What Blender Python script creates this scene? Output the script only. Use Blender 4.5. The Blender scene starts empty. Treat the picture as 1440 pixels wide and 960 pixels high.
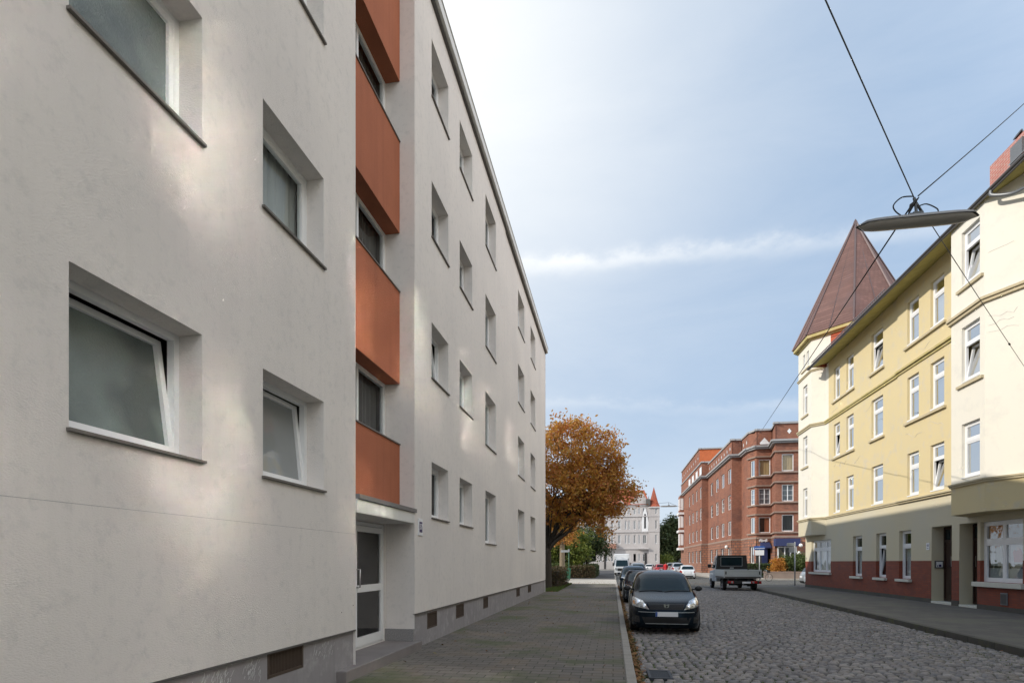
import bpy, bmesh, math, random
from mathutils import Vector, Matrix
random.seed(7)
R = random.Random(11)
rad = math.radians

# ------------------------------------------------------------------ camera, world, sun
sc = bpy.context.scene
TH = math.atan(142 / 800.0); CT = math.cos(TH); ST = math.sin(TH); EYE = 1.62
cam_d = bpy.data.cameras.new('camera'); cam = bpy.data.objects.new('camera', cam_d)
sc.collection.objects.link(cam); sc.camera = cam
cam_d.sensor_width = 36; cam_d.lens = 20.0; cam_d.shift_y = 310 / 1440.0
cam_d.clip_start = 0.05; cam_d.clip_end = 2000
cam.location = (0, 0, EYE); cam.rotation_euler = (rad(90), 0, TH)

SUN = Vector((-1, -.45, .587)).normalized()          # direction towards the sun
world = bpy.data.worlds.new('World'); sc.world = world; world.use_nodes = True
wn = world.node_tree; wn.nodes.clear()
def wnode(t, **k):
    n = wn.nodes.new(t)
    for a, b in k.items(): setattr(n, a, b)
    return n
L = wn.links.new
sky = wnode('ShaderNodeTexSky', sky_type='NISHITA', sun_disc=False)
sky.sun_elevation = math.asin(SUN.z); sky.sun_rotation = math.atan2(SUN.x, SUN.y)
sky.air_density = 1.0; sky.dust_density = 1.6; sky.ozone_density = 1.4; sky.altitude = 20
tc = wnode('ShaderNodeTexCoord')
nrm = wnode('ShaderNodeVectorMath', operation='NORMALIZE'); L(tc.outputs['Generated'], nrm.inputs[0])
def wmath(op, a, b=None, clamp=False):
    n = wnode('ShaderNodeMath', operation=op, use_clamp=clamp)
    for i, v in enumerate((a, b)):
        if v is None: continue
        if isinstance(v, (int, float)): n.inputs[i].default_value = v
        else: L(v, n.inputs[i])
    return n.outputs[0]
def wdot(vec):
    n = wnode('ShaderNodeVectorMath', operation='DOT_PRODUCT'); L(nrm.outputs[0], n.inputs[0])
    n.inputs[1].default_value = vec; return n.outputs['Value']
def ray(px, py):
    r = (px - 720) / 800.0; u = (790 - py) / 800.0
    return Vector((r * CT - ST, CT + r * ST, u))
mp = wnode('ShaderNodeMapping'); mp.inputs['Scale'].default_value = (1.2, 1.2, 4.2); mp.inputs['Rotation'].default_value = (0.10, -0.12, 0.3)
L(nrm.outputs[0], mp.inputs[0])
ns = wnode('ShaderNodeTexNoise'); ns.inputs['Scale'].default_value = 1.7; ns.inputs['Detail'].default_value = 7; ns.inputs['Roughness'].default_value = .62; ns.inputs['Distortion'].default_value = .35
L(mp.outputs[0], ns.inputs['Vector'])
cir = wmath('MULTIPLY', wmath('SUBTRACT', ns.outputs[0], .40, True), 2.0, True)
mp2 = wnode('ShaderNodeMapping'); mp2.inputs['Scale'].default_value = (5, 5, 9)
L(nrm.outputs[0], mp2.inputs[0])
n2 = wnode('ShaderNodeTexNoise'); n2.inputs['Scale'].default_value = 2.6; n2.inputs['Detail'].default_value = 6; n2.inputs['Roughness'].default_value = .6
L(mp2.outputs[0], n2.inputs['Vector'])
def streak(p1, p2, width, gain):
    a = ray(*p1).normalized(); b = ray(*p2).normalized(); nn = a.cross(b).normalized()
    d = wmath('ADD', wdot(nn), wmath('MULTIPLY', wmath('SUBTRACT', n2.outputs[0], .5), .045))
    g = wmath('POWER', 2.718, wmath('MULTIPLY', wmath('MULTIPLY', d, d), -1.0 / (width * width)))
    g = wmath('MULTIPLY', g, wmath('ADD', wmath('MULTIPLY', n2.outputs[0], 1.5), -.25, True))
    return wmath('MULTIPLY', g, gain)
s1 = streak((790, 372), (1250, 326), .012, .55)
mid = ray(1010, 350).normalized()
s1 = wmath('MULTIPLY', s1, wmath('MULTIPLY', wmath('SUBTRACT', wdot(mid), .935, True), 24, True))
s2 = streak((780, 565), (1080, 572), .009, .22)
veil = wmath('POWER', wmath('MAXIMUM', wdot(ray(540, 40).normalized()), 0.0), 11.0)
upz = wdot(Vector((0, 0, 1)))
hor = wmath('POWER', wmath('SUBTRACT', 1.0, wmath('MAXIMUM', upz, 0.0), True), 5.0)
tot = wmath('ADD', wmath('MULTIPLY', cir, .16), s1)
tot = wmath('ADD', tot, s2)
tot = wmath('ADD', tot, wmath('MULTIPLY', veil, .95))
tot = wmath('ADD', tot, wmath('MULTIPLY', hor, .45))
tot = wmath('MINIMUM', wmath('ADD', tot, .03), 1.0)
lift = wnode('ShaderNodeMixRGB'); lift.inputs[0].default_value = .82; L(sky.outputs[0], lift.inputs[1]); lift.inputs[2].default_value = (1.62, 2.50, 3.75, 1)
mixc = wnode('ShaderNodeMixRGB'); L(tot, mixc.inputs[0]); L(lift.outputs[0], mixc.inputs[1])
mixc.inputs[2].default_value = (5.7, 5.8, 5.8, 1)
# unseen bright cloud added right of and behind view to light the left wall
fill_bank = wmath('MULTIPLY', wmath('POWER', wmath('MAXIMUM', wdot(Vector((.86, -.34, .40)).normalized()), 0.0), 3.0), wmath('ADD', wmath('MULTIPLY', ns.outputs[0], 1.2), .35), True)
mixb = wnode('ShaderNodeMixRGB'); L(fill_bank, mixb.inputs[0]); L(mixc.outputs[0], mixb.inputs[1]); mixb.inputs[2].default_value = (16.2, 16.0, 15.6, 1)
bg = wnode('ShaderNodeBackground'); bg.inputs['Strength'].default_value = 0.105
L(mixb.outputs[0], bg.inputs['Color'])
wo = wnode('ShaderNodeOutputWorld'); L(bg.outputs[0], wo.inputs[0])

sd = bpy.data.lights.new('sun', 'SUN'); sd.energy = 2.15; sd.angle = rad(.55); sd.color = (1.0, .92, .80)
so = bpy.data.objects.new('sun', sd); sc.collection.objects.link(so)
so.rotation_euler = (-SUN).to_track_quat('-Z', 'Y').to_euler(); so.location = (-40, -20, 40)
sc.view_settings.view_transform = 'Standard'; sc.view_settings.look = 'None'
sc.view_settings.exposure = 0.86; sc.view_settings.gamma = 1.0; sc.view_settings.use_curve_mapping = False
try:
    sc.cycles.use_denoising = True; sc.cycles.max_bounces = 8; sc.cycles.transparent_max_bounces = 12
    sc.cycles.sample_clamp_indirect = 0; sc.cycles.blur_glossy = 0.0
except Exception: pass

# ------------------------------------------------------------------ materials
MATS = {}
def mat(name, col, rough=.8, var=0, vs=3.0, var2=None, bump=0, bs=60, metal=0, coat=0, spec=.5, stretch=(1, 1, 1),
        streaks=0, emit=None, per_island=None, dirt=None, bump2=None, trans=0, brot=(0, 0, 0)):
    if name in MATS: return MATS[name]
    m = bpy.data.materials.new(name); m.use_nodes = True; t = m.node_tree; N = t.nodes; K = t.links.new
    p = N['Principled BSDF']; p.inputs['Roughness'].default_value = rough; p.inputs['Metallic'].default_value = metal
    p.inputs['Specular IOR Level'].default_value = spec; p.inputs['Coat Weight'].default_value = coat; p.inputs['Coat Roughness'].default_value = .04
    p.inputs['Transmission Weight'].default_value = trans
    c = tuple(col) + (1,)
    p.inputs['Base Color'].default_value = c
    cur = None
    tcn = N.new('ShaderNodeTexCoord')
    def noise(scale, detail=5, st=(1, 1, 1), ro=.55, rot=(0, 0, 0)):
        mp_ = N.new('ShaderNodeMapping'); mp_.inputs['Scale'].default_value = st; mp_.inputs['Rotation'].default_value = rot
        K(tcn.outputs['Object'], mp_.inputs[0])
        n_ = N.new('ShaderNodeTexNoise'); n_.inputs['Scale'].default_value = scale; n_.inputs['Detail'].default_value = detail; n_.inputs['Roughness'].default_value = ro
        K(mp_.outputs[0], n_.inputs['Vector']); return n_.outputs[0]
    def mixin(fac, colr, amt, lo=.35, hi=.7, mode='MIX'):
        nonlocal cur
        rp = N.new('ShaderNodeMapRange'); rp.inputs[1].default_value = lo; rp.inputs[2].default_value = hi; rp.inputs[4].default_value = amt
        K(fac, rp.inputs[0])
        mx = N.new('ShaderNodeMixRGB'); mx.blend_type = mode
        K(rp.outputs[0], mx.inputs[0])
        if cur is None: mx.inputs[1].default_value = c
        else: K(cur, mx.inputs[1])
        mx.inputs[2].default_value = tuple(colr) + (1,)
        cur = mx.outputs[0]
    if per_island:
        g = N.new('ShaderNodeNewGeometry'); cr = N.new('ShaderNodeValToRGB')
        while len(cr.color_ramp.elements) < len(per_island): cr.color_ramp.elements.new(.5)
        for i, cc in enumerate(per_island):
            cr.color_ramp.elements[i].position = i / max(1, len(per_island) - 1); cr.color_ramp.elements[i].color = tuple(cc) + (1,)
        K(g.outputs['Random Per Island'], cr.inputs[0]); cur = cr.outputs[0]
    if var: mixin(noise(vs, 6, stretch), var2 or tuple(x * .72 for x in col), var)
    if dirt: mixin(noise(dirt[1], 8, (1, 1, 1), .7), dirt[0], dirt[2], .52, .68)
    if streaks: mixin(noise(2.2, 5, (3.0, 3.0, .16)), tuple(x * .62 for x in col), streaks, .5, .72)
    if cur is not None: K(cur, p.inputs['Base Color'])
    if bump:
        b = N.new('ShaderNodeBump'); b.inputs['Strength'].default_value = bump; b.inputs['Distance'].default_value = .012
        K(noise(bs, 3, bump2 or (1, 1, 1), .6, brot), b.inputs['Height']); K(b.outputs[0], p.inputs['Normal'])
    if emit:
        p.inputs['Emission Color'].default_value = tuple(emit[0]) + (1,); p.inputs['Emission Strength'].default_value = emit[1]
    if name in ('paint_black', 'paint_navy', 'car_glass', 'paint_anthracite'): p.inputs['Specular Tint'].default_value = (.45, .72, 1, 1)
    MATS[name] = m; return m

def brickmat(name, c1, c2, mortar, bw=.25, bh=.075, ms=.012, rough=.85, bump=.5, axes='YZ', offset=.5, dirt=None, stain=None, var=.4, bd=.01, squash=1.0):
    """axes: which object axes run along the courses and up"""
    m = bpy.data.materials.new(name); m.use_nodes = True; t = m.node_tree; N = t.nodes; K = t.links.new
    p = N['Principled BSDF']; p.inputs['Roughness'].default_value = rough
    tcn = N.new('ShaderNodeTexCoord'); sx = N.new('ShaderNodeSeparateXYZ'); K(tcn.outputs['Object'], sx.inputs[0])
    cb = N.new('ShaderNodeCombineXYZ')
    if axes == 'WALL':
        ad = N.new('ShaderNodeMath'); ad.operation = 'ADD'; K(sx.outputs[0], ad.inputs[0]); K(sx.outputs[1], ad.inputs[1])
        K(ad.outputs[0], cb.inputs[0]); K(sx.outputs[2], cb.inputs[1])
    else:
        K(sx.outputs['XYZ'.index(axes[0])], cb.inputs[0]); K(sx.outputs['XYZ'.index(axes[1])], cb.inputs[1])
    br = N.new('ShaderNodeTexBrick'); br.offset = offset; br.squash = squash
    br.inputs['Scale'].default_value = 1; br.inputs['Brick Width'].default_value = bw; br.inputs['Row Height'].default_value = bh
    br.inputs['Mortar Size'].default_value = ms; br.inputs['Mortar Smooth'].default_value = .3; br.inputs['Bias'].default_value = 0
    br.inputs['Color1'].default_value = tuple(c1) + (1,); br.inputs['Color2'].default_value = tuple(c2) + (1,); br.inputs['Mortar'].default_value = tuple(mortar) + (1,)
    dn = N.new('ShaderNodeTexNoise'); dn.inputs['Scale'].default_value = 3; K(cb.outputs[0], dn.inputs['Vector'])
    mixv = N.new('ShaderNodeMixRGB'); mixv.blend_type = 'LINEAR_LIGHT'; mixv.inputs[0].default_value = .012
    K(cb.outputs[0], mixv.inputs[1]); K(dn.outputs['Color'], mixv.inputs[2]); K(mixv.outputs[0], br.inputs['Vector'])
    cur = br.outputs[0]
    def over(scale, colr, amt, lo, hi, st=(1, 1, 1)):
        nonlocal cur
        mp_ = N.new('ShaderNodeMapping'); mp_.inputs['Scale'].default_value = st; K(tcn.outputs['Object'], mp_.inputs[0])
        n_ = N.new('ShaderNodeTexNoise'); n_.inputs['Scale'].default_value = scale; n_.inputs['Detail'].default_value = 7; n_.inputs['Roughness'].default_value = .65; K(mp_.outputs[0], n_.inputs['Vector'])
        rp = N.new('ShaderNodeMapRange'); rp.inputs[1].default_value = lo; rp.inputs[2].default_value = hi; rp.inputs[4].default_value = amt; K(n_.outputs[0], rp.inputs[0])
        mx = N.new('ShaderNodeMixRGB'); K(rp.outputs[0], mx.inputs[0]); K(cur, mx.inputs[1]); mx.inputs[2].default_value = tuple(colr) + (1,); cur = mx.outputs[0]
    over(1.3, tuple(x * .6 for x in c1), var, .4, .7)
    if dirt: over(dirt[1], dirt[0], dirt[2], .5, .68)
    if stain: over(stain[1], stain[0], stain[2], .5, .62, (1, 1, 1))
    K(cur, p.inputs['Base Color'])
    inv = N.new('ShaderNodeMath'); inv.operation = 'SUBTRACT'; inv.inputs[0].default_value = 1; K(br.outputs['Fac'], inv.inputs[1])
    fn = N.new('ShaderNodeTexNoise'); fn.inputs['Scale'].default_value = 45; fn.inputs['Detail'].default_value = 4; K(tcn.outputs['Object'], fn.inputs['Vector'])
    ad2 = N.new('ShaderNodeMath'); ad2.operation = 'MULTIPLY_ADD'; K(fn.outputs[0], ad2.inputs[0]); ad2.inputs[1].default_value = .35; K(inv.outputs[0], ad2.inputs[2])
    b = N.new('ShaderNodeBump'); b.inputs['Strength'].default_value = bump; b.inputs['Distance'].default_value = bd
    K(ad2.outputs[0], b.inputs['Height']); K(b.outputs[0], p.inputs['Normal'])
    MATS[name] = m; return m

def glassmat(name, tint=(.9, .95, .95), refl=1.0, rough=.01, body=None, bfac=.0):
    """thin pane: fresnel reflection over see-through (optionally partly milky) glass"""
    m = bpy.data.materials.new(name); m.use_nodes = True; t = m.node_tree; N = t.nodes; K = t.links.new; N.clear()
    o = N.new('ShaderNodeOutputMaterial'); g = N.new('ShaderNodeBsdfGlossy'); g.inputs['Roughness'].default_value = rough
    tr = N.new('ShaderNodeBsdfTransparent'); tr.inputs[0].default_value = tuple(tint) + (1,)
    f = N.new('ShaderNodeFresnel'); f.inputs['IOR'].default_value = 1.9
    base = tr.outputs[0]
    if body:
        df = N.new('ShaderNodeBsdfDiffuse'); df.inputs[0].default_value = tuple(body) + (1,)
        mm = N.new('ShaderNodeMixShader'); mm.inputs[0].default_value = bfac; K(tr.outputs[0], mm.inputs[1]); K(df.outputs[0], mm.inputs[2]); base = mm.outputs[0]
    mx = N.new('ShaderNodeMixShader'); mu = N.new('ShaderNodeMath'); mu.operation = 'MULTIPLY'; mu.use_clamp = True; mu.inputs[1].default_value = refl
    K(f.outputs[0], mu.inputs[0]); K(mu.outputs[0], mx.inputs[0]); K(base, mx.inputs[1]); K(g.outputs[0], mx.inputs[2])
    nn = N.new('ShaderNodeTexNoise'); nn.inputs['Scale'].default_value = 1.6; tcn = N.new('ShaderNodeTexCoord'); K(tcn.outputs['Object'], nn.inputs['Vector'])
    b = N.new('ShaderNodeBump'); b.inputs['Strength'].default_value = .25; b.inputs['Distance'].default_value = .03; K(nn.outputs[0], b.inputs['Height']); K(b.outputs[0], g.inputs['Normal'])
    K(mx.outputs[0], o.inputs[0]); MATS[name] = m; return m

def frostmat(name, col):
    m = bpy.data.materials.new(name); m.use_nodes = True; t = m.node_tree; N = t.nodes; K = t.links.new
    p = N['Principled BSDF']; p.inputs['Roughness'].default_value = .22; p.inputs['Specular IOR Level'].default_value = .75
    tcn = N.new('ShaderNodeTexCoord')
    v = N.new('ShaderNodeTexNoise'); v.inputs['Scale'].default_value = 55; v.inputs['Detail'].default_value = 2; v.inputs['Distortion'].default_value = 1.2; K(tcn.outputs['Object'], v.inputs['Vector'])
    b = N.new('ShaderNodeBump'); b.inputs['Strength'].default_value = .6; b.inputs['Distance'].default_value = .012; K(v.outputs[0], b.inputs['Height']); K(b.outputs[0], p.inputs['Normal'])
    n2_ = N.new('ShaderNodeTexNoise'); n2_.inputs['Scale'].default_value = 1.4; K(tcn.outputs['Object'], n2_.inputs['Vector'])
    cr = N.new('ShaderNodeValToRGB'); cr.color_ramp.elements[0].position = .35; cr.color_ramp.elements[1].position = .7
    cr.color_ramp.elements[0].color = tuple(x * .55 for x in col) + (1,); cr.color_ramp.elements[1].color = tuple(x * 1.3 for x in col) + (1,)
    K(n2_.outputs[0], cr.inputs[0]); K(cr.outputs[0], p.inputs['Base Color']); MATS[name] = m; return m

mat('render_white', (.75, .71, .675), .95, var=.6, vs=.5, var2=(.63, .60, .585), spec=.02, bump=.5, bs=52, bump2=(1, 1, 2.4), brot=(.7, 0, 0), streaks=.10, dirt=((.50, .49, .48), 9.0, .35))
mat('render_orange', (.40, .13, .062), .9, var=.4, vs=1.5, bump=.8, bs=60, streaks=.35)
mat('plinth_grey', (.30, .285, .295), .85, var=.5, vs=2.2, bump=.25, bs=40, dirt=((.52, .51, .52), 5.0, .35), streaks=.3)
mat('fascia_white', (.70, .70, .68), .6, var=.3, vs=2, streaks=.3)
mat('dark_flashing', (.10, .095, .09), .6)
mat('zinc', (.20, .21, .22), .45, metal=.5, var=.3)
mat('sill_stone', (.16, .145, .13), .7, var=.4, vs=30, bump=.15)
mat('pvc_white', (.78, .79, .80), .35, var=.12, vs=4)
mat('frame_dark_gap', (.02, .02, .02), .9)
mat('step_stone', (.20, .18, .175), .85, var=.5, vs=3, bump=.3, bs=50)
mat('granite', (.30, .29, .29), .6, var=.6, vs=60, var2=(.06, .06, .06), bump=.05)
mat('vent_brown', (.085, .06, .045), .7, metal=.2, var=.3, vs=20)
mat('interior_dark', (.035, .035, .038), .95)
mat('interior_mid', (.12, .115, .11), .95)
mat('curtain_white', (.62, .62, .60), .95, var=.5, vs=9, stretch=(1, 1, .05), var2=(.42, .42, .42))
mat('curtain_grey', (.30, .31, .33), .95, var=.5, vs=7, stretch=(1, 1, .05))
mat('curtain_amber', (.62, .42, .20), .95, var=.5, vs=6, stretch=(1, 1, .08))
mat('curtain_red', (.42, .13, .06), .95, var=.5, vs=6, stretch=(1, 1, .08))
mat('metal_handle', (.5, .5, .5), .3, metal=1)
mat('blue_plate', (.035, .03, .12), .4)
mat('plate_white', (.75, .76, .78), .5)
frostmat('glass_frosted', (.17, .21, .20))
glassmat('glass_clear', refl=.5)
glassmat('glass_milky', refl=.8, body=(.40, .43, .44), bfac=.65)
glassmat('glass_street', refl=.85, tint=(.75, .8, .82), rough=.035)
glassmat('glass_shop', refl=.32, tint=(.9, .93, .94))
glassmat('glass_wavy', refl=8.0, tint=(.75, .8, .82), rough=.085)  # reflection boosted far past window glass to throw sun patches across the street
glassmat('glass_door', refl=1.0, tint=(.45, .48, .48))
mat('house_yellow', (.63, .525, .30), .9, var=.35, vs=.7, var2=(.55, .49, .33), bump=.2, bs=50, dirt=((.52, .48, .42), 1.6, .6))
mat('house_sand', (.58, .52, .37), .9, var=.4, vs=.6, var2=(.50, .50, .46), bump=.15, bs=50)
mat('house_cream', (.74, .71, .62), .9, var=.35, vs=.8, var2=(.68, .665, .62), bump=.15, bs=50, dirt=((.56, .55, .52), 1.4, .35))
mat('cornice_yellow', (.50, .42, .22), .9, var=.7, vs=2.5, var2=(.36, .32, .08), bump=.2)
mat('soffit_moss', (.44, .39, .15), .95, var=.6, vs=3, var2=(.30, .27, .08))
mat('cornice_sand', (.52, .45, .30), .9, var=.5, vs=2.5)
mat('gutter_dark', (.075, .07, .068), .5, metal=.3)
mat('sill_pale', (.60, .60, .53), .8, var=.2, vs=6)
mat('door_brown', (.030, .012, .009), .35, var=.4, vs=8, stretch=(1, 1, .2), coat=.2)
brickmat('tile_dado', (.25, .052, .020), (.19, .040, .018), (.13, .045, .03), .25, .08, .007, rough=.68, bump=.35, axes='WALL', dirt=((.13, .04, .03), 2.2, .6))
brickmat('brick_red', (.37, .145, .082), (.25, .085, .05), (.16, .12, .10), .25, .08, .010, axes='WALL', bump=.3, dirt=((.10, .05, .045), .5, .65), var=.5)
brickmat('brick_rust', (.38, .175, .105), (.28, .115, .07), (.15, .10, .085), .5, .34, .05, axes='WALL', bump=.7, dirt=((.12, .07, .06), .5, .5), bd=.04)
brickmat('brick_orange', (.60, .14, .04), (.55, .12, .035), (.40, .16, .08), .25, .08, .010, axes='WALL', bump=.2)
brickmat('roof_tile_red', (.52, .12, .05), (.42, .09, .04), (.16, .04, .03), .22, .30, .03, axes='WALL', bump=.8, bd=.03, dirt=((.25, .10, .07), 1.0, .5))
brickmat('spire_slate', (.20, .112, .096), (.145, .08, .07), (.12, .065, .06), .22, .16, .014, axes='WALL', bump=.6, bd=.02, dirt=((.13, .085, .085), .5, .8), var=.8)
mat('spire_ridge', (.12, .085, .085), .5, metal=.3)
brickmat('chimney_brick', (.48, .17, .14), (.40, .13, .10), (.45, .36, .32), .25, .08, .014, axes='WALL', bump=.5, dirt=((.55, .35, .33), 1.6, .5))
mat('band_stone', (.30, .22, .18), .9, var=.6, vs=3, bump=.3)
mat('cornice_grey', (.36, .36, .37), .8, var=.4, vs=2)
mat('grey_facade', (.50, .475, .47), .95, var=.5, vs=.4, var2=(.34, .32, .32), bump=.1, streaks=.25)
mat('grey_trim', (.52, .50, .50), .9, var=.3, vs=1)
mat('pink_trim', (.42, .22, .17), .9, var=.3, vs=1)
mat('black_pvc', (.02, .02, .022), .45)
mat('awning_blue', (.025, .035, .11), .8, var=.2, vs=3)
mat('door_blue', (.015, .03, .10), .4)
mat('globe_white', (.8, .8, .78), .3)
mat('pole_grey', (.42, .43, .44), .45, metal=.4, var=.3, vs=4)
mat('pole_green', (.03, .10, .055), .5, var=.3)
mat('bin_green', (.02, .13, .075), .45, var=.3)
mat('sign_blue', (.03, .09, .32), .4)
mat('sign_grey', (.36, .38, .40), .4, metal=.3)
mat('cable_black', (.008, .008, .008), .6)
mat('cable_grey', (.12, .13, .14), .5)
mat('lamp_body', (.26, .25, .24), .5, var=.4, vs=9, bump=.05)
mat('lamp_lens', (.50, .46, .42), .3, var=.5, vs=6, stretch=(.3, 3, 3))
mat('kerb_stone', (.30, .28, .25), .85, var=.6, vs=5, bump=.4, bs=35)
mat('kerb_dark', (.085, .08, .07), .9, var=.5, vs=3, bump=.4, bs=35, dirt=((.12, .13, .05), 2.5, .6))
mat('iron_grate', (.06, .065, .075), .55, metal=.7, bump=.2)
mat('asphalt', (.062, .062, .064), .92, var=.5, vs=1.2, bump=.4, bs=120)
mat('pale_paving', (.46, .43, .38), .9, var=.5, vs=1.5, bump=.3, bs=40)
mat('earth', (.07, .075, .03), .95, var=.7, vs=2.5, var2=(.10, .075, .04), bump=.8, bs=18)
brickmat('pavers', (.17, .15, .13), (.115, .105, .094), (.035, .036, .024), .30, .20, .010, axes='XY', bump=.7, bd=.014, dirt=((.19, .14, .09), .9, .6), stain=((.070, .085, .030), .50, .8), var=.7)
brickmat('slabs_right', (.125, .118, .108), (.10, .096, .09), (.045, .045, .04), .50, .50, .010, axes='XY', bump=.4, bd=.008, dirt=((.26, .25, .23), .7, .7), stain=((.060, .070, .032), .7, .5), var=.6)
brickmat('setts_far', (.17, .165, .17), (.12, .12, .125), (.035, .04, .025), .17, .14, .025, axes='XY', bump=1, bd=.03, dirt=((.09, .10, .05), .6, .4), var=.4)
mat('sett_stone', (.15, .15, .16), .62, per_island=[(.13, .12, .115), (.20, .185, .18), (.28, .255, .24), (.22, .19, .165), (.34, .31, .285), (.17, .165, .17), (.25, .22, .21)], var=.35, vs=35, var2=(.09, .09, .09), bump=.35, bs=90, spec=.5)
mat('joint_moss', (.024, .026, .016), .95, var=1.0, vs=.8, var2=(.075, .105, .022), bump=.5, bs=60)
mat('leaf_dead', (.2, .09, .04), .8, per_island=[(.10, .045, .02), (.22, .10, .04), (.30, .15, .05), (.14, .07, .04), (.26, .20, .06)])
mat('leaf_grass', (.05, .09, .02), .8, per_island=[(.04, .08, .015), (.08, .12, .02), (.12, .14, .03)])
def leafmat(name, cols, tr=.25, v2=None):
    m = mat(name, cols[0], .65, per_island=cols, var=.40 if v2 else 0, vs=.9, var2=v2); t = m.node_tree; N = t.nodes; K = t.links.new
    p = N['Principled BSDF']; o = N['Material Output']
    tl = N.new('ShaderNodeBsdfTranslucent'); mx = N.new('ShaderNodeMixShader'); mx.inputs[0].default_value = tr
    K(p.inputs['Base Color'].links[0].from_socket, tl.inputs[0]); K(p.outputs[0], mx.inputs[1]); K(tl.outputs[0], mx.inputs[2]); K(mx.outputs[0], o.inputs[0])
leafmat('leaf_oak', [(.56, .20, .06), (.44, .15, .06), (.64, .30, .05), (.30, .13, .05), (.70, .36, .06), (.34, .22, .05), (.62, .26, .11)], .45, (.50, .36, .06))
leafmat('leaf_willow', [(.10, .15, .02), (.17, .21, .03), (.06, .10, .02), (.24, .24, .04)], .4)
leafmat('leaf_dark', [(.022, .045, .014), (.04, .07, .02), (.055, .075, .02), (.075, .085, .03)], .2)
leafmat('leaf_hedge', [(.08, .05, .025), (.12, .07, .03), (.05, .05, .02), (.07, .08, .025)], .2)
leafmat('leaf_hedge_green', [(.06, .10, .02), (.10, .13, .03), (.04, .07, .02)], .25)
leafmat('leaf_orange', [(.50, .20, .03), (.55, .28, .04), (.38, .13, .03)], .3)
mat('bark', (.055, .045, .035), .95, var=.6, vs=9, stretch=(1, 1, .2), bump=.9, bs=25)
mat('bark_pale', (.20, .16, .11), .95, var=.7, vs=6, stretch=(1, 1, .3), bump=.9, bs=25)
mat('low_wall', (.22, .17, .14), .9, var=.5, vs=2, bump=.3)
for nm, c, mt in (('paint_black', (.006, .010, .015), 0), ('paint_navy', (.012, .020, .032), 0), ('paint_anthracite', (.035, .042, .05), .3), ('paint_silver', (.42, .44, .46), .6),
               ('paint_white', (.70, .72, .74), 0), ('paint_red', (.35, .012, .02), 0), ('paint_beige', (.22, .20, .17), .4), ('paint_grey', (.16, .18, .21), .5), ('paint_pearl', (.60, .62, .64), .2)):
    mat(nm, c, .13 if c[0] < .05 else .30, metal=mt, coat=(0 if c[0] < .05 else .7), spec=(.20 if c[0] < .05 else .5), var=.15, vs=3)
mat('car_glass', (.010, .020, .024), .03, spec=.20)
mat('tyre', (.012, .012, .012), .85)
mat('rim', (.25, .25, .26), .35, metal=.8)
mat('trim_black', (.010, .010, .011), .55)
mat('chrome', (.75, .75, .77), .12, metal=1)
mat('headlamp', (.55, .58, .60), .08, metal=.55, coat=1.0, var=.6, vs=14, var2=(.15, .17, .18))
mat('lamp_bulb', (.85, .87, .9), .1, metal=.8)
mat('indicator', (.55, .22, .04), .2, coat=1)
mat('taillight', (.36, .01, .012), .15, coat=1.0)
mat('aluminium', (.50, .53, .53), .5, metal=.3, var=.2, vs=3)
mat('truck_white', (.42, .47, .52), .4, coat=.5, var=.2)
mat('red_cloth', (.55, .02, .025), .8)
mat('skin', (.45, .26, .18), .6)
mat('hair', (.04, .025, .015), .7)
mat('poster_paper', (.34, .36, .37), .6, var=.5, vs=5)
mat('poster_dark', (.13, .12, .12), .6, var=.8, vs=9, var2=(.20, .24, .17))
mat('poster_red', (.33, .03, .035), .6, var=.5, vs=12)
mat('poster_skin', (.42, .30, .27), .6)

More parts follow.
